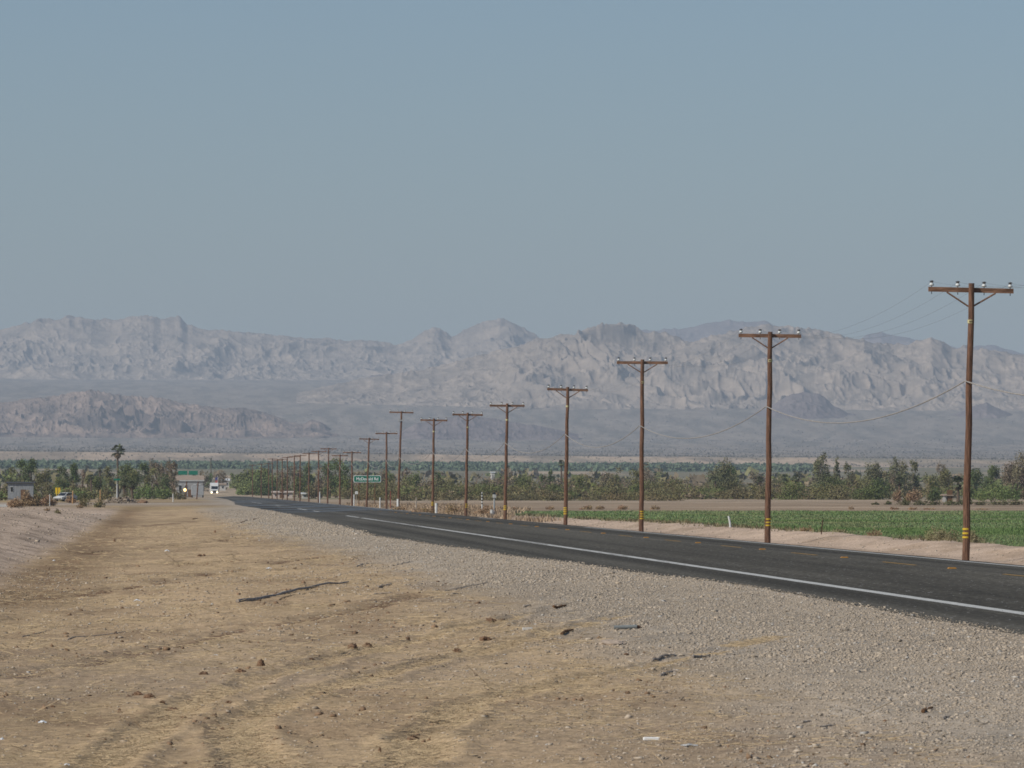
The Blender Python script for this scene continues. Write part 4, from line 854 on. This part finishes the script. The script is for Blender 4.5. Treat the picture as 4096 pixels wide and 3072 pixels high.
for (kind, sl), lst in slots.items():
    lst.sort(key=lambda q: q[0]); n = len(lst); nm, cat = KN[kind]
    for i, (px, yt, d, o) in enumerate(lst):
        if n == 1: lb = '%s %s' % (nm, sl)
        elif i == 0: lb = '%s %s, leftmost of %d' % (nm, sl, n)
        elif i == n-1: lb = '%s %s, rightmost of %d' % (nm, sl, n)
        else: lb = '%s %s, %s from the left' % (nm, sl, ORD[i])
        tag(o, lb, cat, 'trees and scrub across the plain')
# far scrub and orchard belt: masses nobody could count
def clumps(name, label, N, dfun, hfun, colr, seed, q=9, pxm=4400, px0=-250, lf=.42):
    rg = np.random.default_rng(seed); d = dfun(rg, N); px = rg.uniform(px0, pxm, N); x = (px-VX)/F*d; keep = (x > 40) | (x < -12) | (d > 3000)
    d, x, px = d[keep], x[keep], px[keep]; N = len(d); h = hfun(rg, N)*(d/d.mean())**.3; zb = ground_z(x, d)
    P = np.repeat(np.stack([x, d, zb], 1), q, 0); o = rg.normal(size=(N*q, 3)); o /= np.linalg.norm(o, axis=1)[:, None]; hh = np.repeat(h, q)
    P = P+o*np.stack([hh*.62, hh*.62, hh*.42], 1)*rg.random((N*q, 1))**.4; P[:, 2] += hh*.5
    base = np.array(colr)[rg.integers(0, len(colr), N)]; col = np.repeat(base, q, 0)*(.75+.5*rg.random((N*q, 1)))
    v, f, c = leaves(P, (hh*.42 if lf > .4 else np.full(len(P), .24)), col, rg, .3)
    tag(np_mesh(name, v, f, M['leaf'], col=c), label, 'vegetation', kind='stuff')
clumps('far_scrub', 'hazy mass of scrub spread over the far plain', 650, lambda r, n: 1600*np.exp(r.random(n)*math.log(2.2)), lambda r, n: 1.6+3.2*r.random(n)**2, [KC['scrub'], KC['olive'], KC['mesquite'], KC['grey']], 71)
clumps('undergrowth', 'dense low scrub filling in beneath the trees right of the road', 620, lambda r, n: 1180+480*r.random(n), lambda r, n: 1.4+2.4*r.random(n)**1.5, [KC['scrub'], KC['olive'], KC['scrub'], KC['mesquite'], KC['grey']], 75, 40, 4300, 1180, .34)
clumps('undergrowth', 'low scrub filling in beneath the trees left of the road', 200, lambda r, n: 1180+350*r.random(n), lambda r, n: 1.2+2.2*r.random(n)**1.5, [KC['scrub'], KC['olive'], KC['green'], KC['scrub']], 76, 40, 700, -60, .34)
clumps('orchard_belt', 'dark green belt of far orchard trees below the pale cliffs', 3600, lambda r, n: 4250+1200*r.random(n)**.8, lambda r, n: 2.6+.9*r.random(n), [(.11, .15, .085), (.12, .16, .09), (.10, .14, .08)], 72, 7, 3250)
clumps('desert_scrub', 'grey speckle of desert shrubs over the rising plain', 12000, lambda r, n: 5600*np.exp(r.random(n)*math.log(2.1)), lambda r, n: 1.0+1.2*r.random(n)**2, [(.13, .12, .095), (.10, .095, .08)], 73, 3)
# green crop and dry grass
def blades(name, label, x, y, h, w_, col, rg, kind='stuff', cat='grass', tilt=.35):
    n = len(x); z = ground_z(x, y); a = rg.random(n)*6.28; t = rg.normal(size=(n, 2))*tilt
    p = np.stack([x, y, z-.02], 1); s = np.stack([np.cos(a), np.sin(a), 0*a], 1)*w_[:, None]; top = p+np.stack([t[:, 0]*h, t[:, 1]*h, h], 1)
    V = np.stack([p-s, p+s, top], 1).reshape(-1, 3)
    tag(np_mesh(name, V, np.arange(3*n).reshape(n, 3), M['grass'] if 'crop' in name else M['straw'], col=np.repeat(col, 3, 0)), label, cat, kind=kind)
rg = np.random.default_rng(81); n = 210000
y = 185*np.exp(rg.random(n)*math.log(602/185)); x = 30.1-np.interp(y, [330, 430], [0, 1.2])+.07*np.maximum(y-500, 0)+rg.random(n)*(y*.155-22)
hm = fbm(x*.35, y*.10, 3, 91); c = np.array([.185, .235, .105])*(.72+.5*rg.random((n, 1)))*(1+.10*rg.normal(size=(n, 3)))
c = mix(c, [.12, .19, .06], sst(.50, .62, fbm(x*.10, y*.035, 3, 92))*.8); c = mix(c, [.22, .22, .11], sst(.62, .74, fbm(x*.15, y*.05, 3, 93))*.6)
ok = y < 595+14*(fbm(x*.12, y*.03, 3, 42)-.5)
blades('crop_field', 'bright green crop filling the field beyond the bank', x[ok], y[ok], ((.03+.15*hm)*(.7+.6*rg.random(n)))[ok], (y*.00013)[ok], np.clip(c, .01, .5)[ok], rg)
n = 16000; y = 400+rg.random(n)*420; x = 25.4+rg.random(n)**1.6*14
dd = fbm(x*.4, y*.05, 3, 95); ok = (dd > .42) & ((x < 27.2) | (y > 490+(x-29)*14))
blades('roadside_weeds', 'dry brown weeds along the far side of the road', x[ok], y[ok], ((.25+.5*rg.random(n))*dd)[ok], (y*.00012)[ok], np.array([.33, .245, .165])*(.7+.7*rg.random((ok.sum(), 1))), rg, cat='weeds')
n = 9000; y = 180+rg.random(n)*320; x = 27.8+rg.random(n)*2.6
ok = fbm(x*.6, y*.12, 3, 96) > .5
blades('bank_grass', 'patchy dry grass along the top of the sandy bank', x[ok], y[ok], (.08+.22*rg.random(n))[ok], (y*.00012)[ok], np.array([.19, .165, .095])*(.6+.7*rg.random((ok.sum(), 1))), rg)

# ------------------------------------------------------------------ stones, straw, clods
OCT = np.array([[1, 0, 0], [-1, 0, 0], [0, 1, 0], [0, -1, 0], [0, 0, 1], [0, 0, -1]], float)
OF = np.array([[0, 2, 4], [2, 1, 4], [1, 3, 4], [3, 0, 4], [2, 0, 5], [1, 2, 5], [3, 1, 5], [0, 3, 5]])
def stones(x, y, r, col, rg, z=None, flat=.52):
    n = len(x); z = ground_z(x, y) if z is None else z
    u = OCT[None]+.38*rg.normal(size=(n, 6, 3))*.8
    q = rg.normal(size=(n, 3, 3)); q, _ = np.linalg.qr(q); u = np.einsum('nij,nkj->nki', q, u)
    u[:, :, 2] *= flat; u *= r[:, None, None]
    V = u+np.stack([x, y, z+r*.10], 1)[:, None, :]
    Fc = (OF[None]+6*np.arange(n)[:, None, None]).reshape(-1, 3)
    return V.reshape(-1, 3), Fc, np.repeat(col, 6, 0)
def region(n, y0, y1, x0, x1, rg, pw=0.):
    u = rg.random(n); y = y0*np.exp(u*math.log(y1/y0)); return x0+rg.random(n)*(x1-x0), y
rg = np.random.default_rng(55); VS = []; FS = []; CS = []; off = 0
def put(x, y, r, z=None):
    global off
    n = len(x); g = .80+.40*rg.random((n, 1)); t = rg.random((n, 1))
    col = (np.array([.43, .365, .285])*(1-t)+np.array([.39, .32, .24])*t)*g; dk = rg.random(n) < .07; col[dk] *= .6; lt_ = rg.random(n) < .04; col[lt_] = np.array([.50, .47, .42])*(.8+.3*rg.random((lt_.sum(), 1)))
    v, f, c = stones(x, y, r, col, rg, z); VS.append(v); FS.append(f+off); CS.append(c); off += len(v)
def gravel(N, y0, y1, rmed, spread, xpad=.4, x0=3.6):
    x, y = region(N, y0, y1, x0, 13.6, rg); xe = road_edge(y); gx = x-1.6*(fbm(x*.5, y*.16, 4, 40)-.5)-1.2*(fbm(x*1.8, y*.5, 3, 41)-.5)
    ramp = np.interp(y, [60, 130, 220, 330, 700], [0, -.6, -.6, .8, 2.0])
    pr = .10+.90*sst(4.6, 8.6, gx+ramp); pr = np.where(x < 3.9, .06, pr)*sst(.25, .6, .25+.5*fbm(x*.9, y*.3, 3, 60)+.25*sst(7, 10, x))
    ok = (rg.random(N) < pr) & (x < xe+xpad*rg.random(N)**3); x, y = x[ok], y[ok]
    r = rmed*np.exp(rg.normal(size=len(x))*spread)
    z = np.where(x > road_edge(y), zroad(x)+.002, ground_z(x, y)); put(x, y, np.minimum(r, .075), z)
gravel(190000, 44, 82, .0088, .50)
gravel(140000, 78, 150, .0122, .45)
gravel(70000, 145, 300, .020, .40)
gravel(30000, 290, 620, .042, .35)
x, y = region(46000, 46, 190, -6.5, 6.5, rg); pr = .35+.65*sst(.45, .7, fbm(x*.8, y*.3, 3, 62)); ok = rg.random(len(x)) < pr; x, y = x[ok], y[ok]
put(x, y, np.minimum(.010*np.exp(rg.normal(size=len(x))*.55)*(y/70)**.6, .05))
x, y = region(5000, 120, 560, -13, -4.2, rg); put(x, y, np.minimum(.024*np.exp(rg.normal(size=len(x))*.5)*(y/200)**.7, .12))
x, y = region(2500, 170, 500, 25.6, 30, rg); put(x, y, np.minimum(.022*np.exp(rg.normal(size=len(x))*.5)*(y/200)**.7, .10))
tag(np_mesh('gravel', np.concatenate(VS), np.concatenate(FS), M['stone'], col=np.concatenate(CS)), 'loose grey and tan gravel thickest along the road shoulder', 'gravel', kind='stuff')
# loose earth crumbs, brown
n = 6000; x, y = region(n, 46, 210, -6, 7, rg); pr = sst(.48, .66, fbm(x*.7+9, y*.22, 3, 43)); dz, st = ruts(x, y); ok = rg.random(n) < np.clip(.08+pr+.5*(np.abs(dz) > .02), 0, 1); x, y = x[ok], y[ok]
r = np.minimum(.014*np.exp(rg.normal(size=len(x))*.6)*(y/70)**.4, .07)
v, f, c = stones(x, y, r, np.array([.22, .145, .09])*(.7+.6*rg.random((len(x), 1))), rg, flat=.8)
tag(np_mesh('earth_crumbs', v, f, M['stone'], col=c), 'brown crumbs of earth scattered over the dirt', 'soil', kind='stuff')
# straw: thin three sided stalks lying about
def straw(N, y0, y1, seed, lenm, rad):
    rg = np.random.default_rng(seed); x, y = region(N, y0, y1, -5.5, 8.5, rg)
    n1 = fbm(x*.5, y*.16, 4, 40); n2 = fbm(x*1.8, y*.5, 3, 41); _, st = ruts(x, y)
    pr = np.clip(.08+.34*sst(.45, .62, n1)*sst(.35, .6, n2)+.9*st*sst(180, 90, y), 0, 1)*sst(8.0, 5.0, x+2*(n1-.5))*sst(-4.6, -3.4, x)
    ok = rg.random(N) < pr; x, y = x[ok], y[ok]
    if seed == 1: ex, ey = rut_straw(6500, 77); x = np.concatenate([x, ex]); y = np.concatenate([y, ey])
    n = len(x); z = ground_z(x, y)
    L_ = lenm*np.exp(rg.normal(size=n)*.5); a = np.where(rg.random(n) < .3, rg.normal(size=n)*.6, rg.random(n)*6.28); e = np.abs(rg.normal(size=n))*.10+np.where(rg.random(n) < .06, .5*rg.random(n), 0)
    dv = np.stack([np.cos(a)*np.cos(e), np.sin(a)*np.cos(e), np.sin(e)], 1); p0 = np.stack([x, y, z+.012], 1)-dv*L_[:, None]*np.array([.5, .5, .15]); p1 = p0+dv*L_[:, None]
    s = np.stack([-np.sin(a), np.cos(a), 0*a], 1); u = np.cross(dv, s); r = (rad*(.6+.8*rg.random(n)))[:, None]
    o = [u*r, -u*r*.5+s*r*.87, -u*r*.5-s*r*.87]
    V = np.stack([p0+q for q in o]+[p1+q*.6 for q in o], 1).reshape(-1, 3)
    Q = np.array([[0, 1, 4, 3], [1, 2, 5, 4], [2, 0, 3, 5]]); Fc = (Q[None]+6*np.arange(n)[:, None, None]).reshape(-1, 4)
    t = rg.random((n, 1)); c = (np.array([.50, .39, .235])*(1-t)+np.array([.40, .295, .185])*t)*(.75+.5*rg.random((n, 1)))
    return V, Fc, np.repeat(c, 6, 0)
def rut_straw(N, seed):
    rg = np.random.default_rng(seed); xs = []; ys = []
    for ri in (2, 3, 4):
        pts, dep, w = RUTS[ri]; t = rg.random(N)*(len(pts)-1); i = t.astype(int); f = (t-i)[:, None]; q = pts[i]*(1-f)+pts[i+1]*f
        q = q+rg.normal(size=q.shape)*np.array([w*.5, w*.8]); k = (q[:, 1] > 45) & (q[:, 1] < 110) & (fbm(q[:, 0]*.8, q[:, 1]*.4, 3, 66) > .42); xs.append(q[k, 0]); ys.append(q[k, 1])
    return np.concatenate(xs), np.concatenate(ys)
A = [straw(70000, 46, 95, 1, .11, .0036), straw(60000, 90, 210, 2, .16, .0055), straw(16000, 200, 420, 3, .26, .010)]
o_ = 0; Vv = []; Ff = []; Cc = []
for v, f, c in A: Vv.append(v); Ff.append(f+o_); Cc.append(c); o_ += len(v)
tag(np_mesh('straw', np.concatenate(Vv), np.concatenate(Ff), M['straw'], col=np.concatenate(Cc)), 'dry yellow straw strewn over the dirt and along the ruts', 'straw', kind='stuff')

# ------------------------------------------------------------------ things lying on the ground
def bent(name, label, cat, pts, r, m, wob=.3, sides=7, knots=0, seed=1, part='shaft', group=None, lift=.0):
    rg = np.random.default_rng(seed); P = [np.array(gp(*p)) for p in pts]; o0 = P[0]
    o = thing(name, label, cat, tuple(o0), group=group); path = []; rad = []
    n = 14
    for k in range(n):
        t = k/(n-1)*(len(P)-1); i = min(int(t), len(P)-2); q = P[i]+(P[i+1]-P[i])*(t-i)
        q[2] = max(gz(q[0], q[1])+r*.7, q[2]); q = q-o0; q[0] += r*wob*rg.normal(); q[2] += r*wob*abs(rg.normal())+lift*math.sin(math.pi*k/(n-1)); path.append(tuple(q)); rad.append(r*(1.05-.55*k/(n-1))*(.9+.2*rg.random()))
    b = MB(); b.tube(path, rad, sides); b.build(part, m, o)
    for j in range(knots):
        q = np.array(path[3+3*j]); b = MB(); b.tube([tuple(q), tuple(q+np.array([rg.uniform(-.2, .3), rg.uniform(-.1, .3), .08+.10*rg.random()])*r*9)], [r*.5, r*.15], 5); b.build('twig', m, o)
    return o
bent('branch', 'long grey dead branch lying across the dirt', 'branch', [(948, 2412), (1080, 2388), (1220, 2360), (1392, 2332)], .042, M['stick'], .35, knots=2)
bent('stalk', 'thin tan stalk lying just below the long grey branch', 'stick', [(1115, 2402), (1260, 2368)], .012, M['straw'] if False else mat('tan stalk', (.34, .24, .13), .9), .5, seed=2)
SP = [((1780, 2365), (1952, 2330), .016, 'slender dark stalk on the gravel right of the long branch', 'stick'), ((1512, 2352), (1565, 2336), .026, 'short forked dead stick right of the long branch', 'stick'), ((1498, 2380), (1570, 2374), .018, 'pale grey stick below the forked stick', 'stick'),
      ((1440, 2262), (1475, 2256), .022, 'short dark stick high on the shoulder, upper of a stacked pair', 'stick'), ((1425, 2268), (1458, 2262), .016, 'short pale stick on the shoulder, lower of a stacked pair', 'stick'), ((1586, 2262), (1652, 2246), .018, 'grey stick on the upper gravel shoulder left of the white line', 'stick'),
      ((2218, 2437), (2264, 2426), .026, 'reddish brown bark strip on the gravel', 'stick_b'), ((2095, 2430), (2120, 2423), .020, 'small dark stick left of the reddish bark strip', 'stick'), ((2250, 2540), (2294, 2522), .024, 'reddish stick lying left of the grey pipe', 'stick_b'), ((2262, 2523), (2300, 2512), .014, 'curled dark twig just above the reddish stick', 'stick'),
      ((2604, 2646), (2700, 2620), .020, 'dark crooked stick on the gravel below the grey pipe', 'stick'), ((2640, 2706), (2702, 2686), .018, 'pale crooked stick below the dark crooked stick', 'stick'), ((3688, 2853), (3722, 2838), .020, 'dark stick at the lower right of the gravel', 'stick_b'), ((3770, 2880), (3802, 2868), .012, 'slim twig right of the dark stick, lower right', 'stick'),
      ((3208, 2894), (3248, 2886), .014, 'short dark stick in the lower right gravel, left of two twigs', 'stick'), ((3278, 2912), (3344, 2904), .010, 'thin straight twig low in the gravel', 'stick'), ((962, 2092), (990, 2082), .034, 'dark brown stick on the far gravel shoulder, left one', 'stick_b'), ((1012, 2080), (1034, 2076), .030, 'dark brown stick on the far gravel shoulder, right one', 'stick_b'),
      ((770, 2078), (792, 2074), .036, 'dark stick on the dirt below the wooden gate', 'stick_b'), ((270, 2560), (560, 2520), .010, 'very thin long straw stalk low at left', 'stick'), ((366, 2212), (410, 2205), .020, 'thin brown stick at the foot of the left berm', 'stick_b'), ((90, 2548), (200, 2522), .010, 'thin tan stalk near the left edge', 'stick'),
      ((1810, 2376), (1848, 2374), .012, 'pale straight stick under the slender dark stalk', 'stick'), ((2770, 2632), (2840, 2622), .016, 'thin dark twig on the gravel left of centre right', 'stick')]
for j, (a, c, r, lb, m) in enumerate(SP):
    bent('stick', lb, 'stick', [a, c], r, M[m], .45, 6, knots=1 if r > .015 else 0, seed=20+j)
# grey pipe with a dark open end
x0, y0, z0 = gp(2456, 2518); x1 = x0+92*y0/F; s = y0/F
o = thing('pipe_piece', 'short grey broken pipe with a dark open end on the gravel', 'pipe', (x0, y0, z0)); r = 8.5*s
b = MB(); n = 14
ring = lambda xx, rr: [(xx, rr*math.cos(2*math.pi*k/n), r*.9+rr*math.sin(2*math.pi*k/n)) for k in range(n)]
V = ring(0, r)+ring(92*s, r)+ring(92*s, r*.82)+ring(.02, r*.82); V = [(v[0], v[1]+.10*v[0], v[2]+.03*v[0]) for v in V]
b.add(V, [(i*n+k, i*n+(k+1) % n, ((i+1) % 4)*n+(k+1) % n, ((i+1) % 4)*n+k) for i in range(4) for k in range(n)]); b.build('tube', M['pipe'], o)
b = MB(); b.add([(92*s+.06*math.sin(k*1.9)*.6, .10*92*s+r*1.05*math.cos(2*math.pi*k/n), r*.95+r*1.05*math.sin(2*math.pi*k/n)+.0) for k in range(n)]+[(92*s+.09, .10*92*s, r*.9)], [(k, (k+1) % n, n) for k in range(n)]); b.build('dark_end', M['rust'], o)  # dark cone closing the open pipe end
# pale sand patch beside it
def mound(name, label, cat, px, py, wpx, hpx, m, seed, deep=1.0, group=None, rough=.3):
    rg = np.random.default_rng(seed); x, d, z = gp(px, py); s = d/F; W, H = wpx*s/2, hpx*s; n, mm = 13, 9; V = []; Fs = []
    ph = rg.random(6)*6.28
    for i in range(mm):
        t = i/(mm-1)
        for k in range(n):
            a = 2*math.pi*k/n; q = 1+rough*(.5*math.sin(2*a+ph[0])+.35*math.sin(3*a+ph[1])+.25*math.sin(5*a+ph[2]))
            rr = math.sin(t*math.pi/2)*q*(1+rough*.3*rg.normal()); zz = math.cos(t*math.pi/2)**.7*H*(1+rough*.35*rg.normal())-(.03 if i == mm-1 else 0)
            V.append((W*rr*math.cos(a), W*deep*rr*math.sin(a), zz))
    for i in range(mm-1):
        for k in range(n): Fs.append((i*n+k, i*n+n+k, i*n+n+(k+1) % n, i*n+(k+1) % n))
    me = MB().add(V, Fs).build(name, m); me.location = (x, d, z-.004); return tag(me, label, cat, group)
mound('sand_heap', 'pale spill of sand beside the grey pipe', 'sand heap', 2450, 2572, 120, 13, M['sand'], 5, 4.0)
CL = [(1044, 2664, 26, 24, 'upright brown clod of earth standing alone'), (552, 2780, 34, 14, 'brown clod on the dirt, left of a close pair'), (598, 2792, 44, 17, 'brown clod on the dirt, right of a close pair'), (962, 2690, 46, 13, 'flat brown clod below the upright clod'), (816, 2698, 40, 11, 'low brown clod left of the flat clod'), (650, 2812, 20, 10, 'small brown clod right of the close pair'),
      (690, 2846, 66, 16, 'broad dark clod among the lower ruts'), (735, 2876, 26, 13, 'dark clod just below the broad one'), (478, 2846, 14, 11, 'small dark clod left of the broad dark clod'), (914, 2812, 26, 10, 'brown clod right of the broad dark clod'), (890, 2922, 18, 12, 'dark pebble sized clod between the ruts'), (875, 2908, 16, 9, 'reddish clod between the ruts'),
      (1410, 2594, 44, 20, 'dark clod with straw, left of a pair in the middle'), (1468, 2588, 34, 15, 'dark clod with straw, right of a pair in the middle'), (1520, 3010, 14, 20, 'upright rusty brown clod near the bottom edge'), (1940, 2562, 44, 15, 'dark brown dry tuft clod on the dirt in the middle'), (1630, 2560, 24, 12, 'small brown clod right of the middle pair'), (1828, 2608, 40, 14, 'flattish clod with dry stems below the middle tuft'),
      (1962, 2486, 40, 13, 'dark clod in front of the white slat'), (1650, 2966, 50, 22, 'brown earth lump among straw at the bottom middle'), (2505, 2620, 24, 8, 'small dark lump under the sand spill'), (210, 2830, 18, 8, 'brown clod at the lower left'), (1245, 2640, 26, 8, 'little brown clod right of the upright clod'), (3540, 2886, 14, 8, 'dark lump in the lower right gravel'),
      (458, 2166, 10, 10, 'black lump on the dirt near the berm foot'), (800, 2226, 16, 9, 'dark lump on the dirt, left of two beyond the branch'), (816, 2224, 12, 8, 'dark lump on the dirt, right of two beyond the branch'), (860, 2130, 10, 8, 'dark lump on the dirt below the truck')]
for j, (px, py, w_, h_, lb) in enumerate(CL): mound('earth_clod', lb, 'clod', px, py, w_, h_, M['clod'], 60+j, 1.2, 'clods of earth on the dirt', .45)
# scraps of white litter
def scrap(px, py, wpx, hpx, label, seed, name='litter', m='trash'):
    rg = np.random.default_rng(seed); x, d, z = gp(px, py); s = d/F; W, H = wpx*s, hpx*s; nx, ny = 8, 5; V = []; Fs = []
    for i in range(nx):
        for j in range(ny):
            u, v_ = i/(nx-1)-.5, j/(ny-1)-.5; V.append((u*W*(1-.3*abs(v_)+.1*rg.normal()), v_*W*.6, H*(.25+.75*(1-abs(2*u))*rg.random())+.004+H*.35*v_))
    for i in range(nx-1):
        for j in range(ny-1): Fs.append((i*ny+j, i*ny+ny+j, i*ny+ny+j+1, i*ny+j+1))
    o = MB().add(V, Fs).build(name, M[m], smooth=False); o.location = (x, d, z); md = o.modifiers.new('thickness', 'SOLIDIFY'); md.thickness = .004
    return tag(o, label, 'litter', 'scraps of white litter')
scrap(170, 2893, 34, 12, 'crumpled white plastic near the bottom left corner', 1); scrap(268, 3064, 22, 10, 'white scrap at the very bottom left edge', 2); scrap(548, 2404, 26, 7, 'clear white bottle scrap on the dirt left of the branch', 3)
scrap(668, 2206, 20, 8, 'bluish white scrap in the dirt beyond the ruts', 4); scrap(1075, 2276, 24, 6, 'pale scrap just above the branch tip', 5); scrap(216, 2245, 12, 7, 'white scrap at the berm foot with a dark one', 6); scrap(8, 2962, 16, 14, 'grey white scrap at the left edge', 7)
scrap(860, 2622, 22, 5, 'thin pale scrap left of the upright clod', 8); scrap(2760, 2985, 70, 10, 'pale flat scrap at the bottom right of centre', 9, m='concrete')
for px, py, wpx, hpx, th, lb in ((2606, 2962, 66, 13, .02, 'bright white slat of wood near the bottom'), (2110, 2520, 40, 9, .015, 'pale white wooden slat left of the reddish stick')):
    x, d, z = gp(px, py); s = d/F; o = thing('slat', lb, 'slat', (x, d, z), R(4)); b = MB(); b.box((0, 0, hpx*s*.5), (wpx*s, .05, hpx*s), bev=.005); b.build('board', M['white'] if wpx < 60 else mat('bright white paint', (.85, .85, .82), .6), o)
    b = MB(); b.box((wpx*s*.46, -.012, hpx*s*.5), (wpx*s*.1, .03, hpx*s*.7)); b.build('split_end', M['straw'] if False else M['stick'], o)
# rubble pile on the left and small pile of soil
rg = np.random.default_rng(9); x, d, z = gp(490, 2013); s = d/F; n = 900
u = rg.normal(size=n)*.38; w_ = 100*s; px_ = u*w_; hh = np.exp(-(u*1.6)**2)*24*s*(.7+.5*vnoise(u*7, u*0+3))
py_ = rg.normal(size=n)*1.2; zz = hh*rg.random(n)*np.exp(-(py_/2)**2)
t = rg.random((n, 1)); c = np.array([.33, .27, .20])*(1-t)+np.array([.12, .09, .07])*t
v, f, c = stones(px_, py_, .16*np.exp(rg.normal(size=n)*.4), c, rg, zz, .7)
o = np_mesh('rubble_pile', v, f, M['stone'], col=c); o.location = (x, d+1.5, z-.05); tag(o, 'long low heap of grey rubble and brush on the left', 'rubble')
x, d, z = gp(575, 2013); mound('earth_heap', 'small dark heap at the right end of the rubble', 'heap', 572, 2013, 40, 12, M['clod'], 99, 1.2)
mound('earth_heap', 'pinkish bare earth heap under the trees left of the tall palm', 'heap', 335, 1938, 80, 24, M['pinkwall'], 98, 1.) if False else None

# ------------------------------------------------------------------ air, sky, sun, camera
def haze_box():
    b = MB(); b.box((0, 11500, 310), (17800, 23800, 640))
    m = bpy.data.materials.new('haze'); m.use_nodes = True; nt = m.node_tree; nt.nodes.clear()
    out = nt.nodes.new('ShaderNodeOutputMaterial'); pv = nt.nodes.new('ShaderNodeVolumePrincipled')
    pv.inputs['Color'].default_value = HAZE_COL; pv.inputs['Density'].default_value = HAZE_DEN; pv.inputs['Anisotropy'].default_value = HAZE_G
    nt.links.new(pv.outputs[0], out.inputs['Volume'])
    try: m.cycles.homogeneous_volume = True
    except Exception: pass
    o = b.build('haze', m); tag(o, 'pale dry haze hanging over the whole plain', 'haze', kind='stuff')
HAZE_COL = (.76, .88, 1.0, 1); HAZE_DEN = 6.0e-5; HAZE_G = 0.0
haze_box()
SUN_EL, SUN_AZ = R(38), R(60)       # sun behind the camera's left shoulder
sd = (-math.sin(SUN_AZ)*math.cos(SUN_EL), -math.cos(SUN_AZ)*math.cos(SUN_EL), math.sin(SUN_EL))
lt = bpy.data.lights.new('sun', 'SUN'); lt.energy = 3.9; lt.angle = R(.5); lt.color = (1, .94, .85)
so = link(bpy.data.objects.new('sun', lt))
from mathutils import Vector
so.rotation_euler = Vector(sd).to_track_quat('Z', 'Y').to_euler(); so.location = (-50, -30, 60)
w = bpy.data.worlds.new('World'); SC.world = w; w.use_nodes = True; nt = w.node_tree
sky = nt.nodes.new('ShaderNodeTexSky'); sky.sky_type = 'NISHITA'; sky.sun_disc = False
sky.sun_elevation = SUN_EL; sky.sun_rotation = math.atan2(sd[0], sd[1])
sky.altitude = 0; sky.air_density = 1.0; sky.dust_density = .6; sky.ozone_density = 6
nt.links.new(sky.outputs[0], nt.nodes['Background'].inputs['Color']); nt.nodes['Background'].inputs['Strength'].default_value = .073
cd = bpy.data.cameras.new('camera'); cam = link(bpy.data.objects.new('camera', cd)); SC.camera = cam
cd.sensor_width = 36; cd.lens = 36*F/4096; cd.shift_x = (2048-VX)/4096; cd.shift_y = (HY-1536)/4096
cd.clip_start = 1; cd.clip_end = 60000
cam.location = (0, 0, CZ); cam.rotation_euler = (R(90), 0, 0)
cd.dof.use_dof = True; cd.dof.focus_distance = 190; cd.dof.aperture_fstop = 18
vs = SC.view_settings; vs.view_transform = 'Standard'; vs.look = 'None'; vs.exposure = 0; vs.gamma = 1
SC.render.engine = 'CYCLES'
cy = SC.cycles; cy.max_bounces = 5; cy.diffuse_bounces = 2; cy.glossy_bounces = 2; cy.volume_bounces = 0; cy.transparent_max_bounces = 8
cy.caustics_reflective = False; cy.caustics_refractive = False; cy.use_denoising = True; cy.filter_width = 1.7; cy.use_adaptive_sampling = False
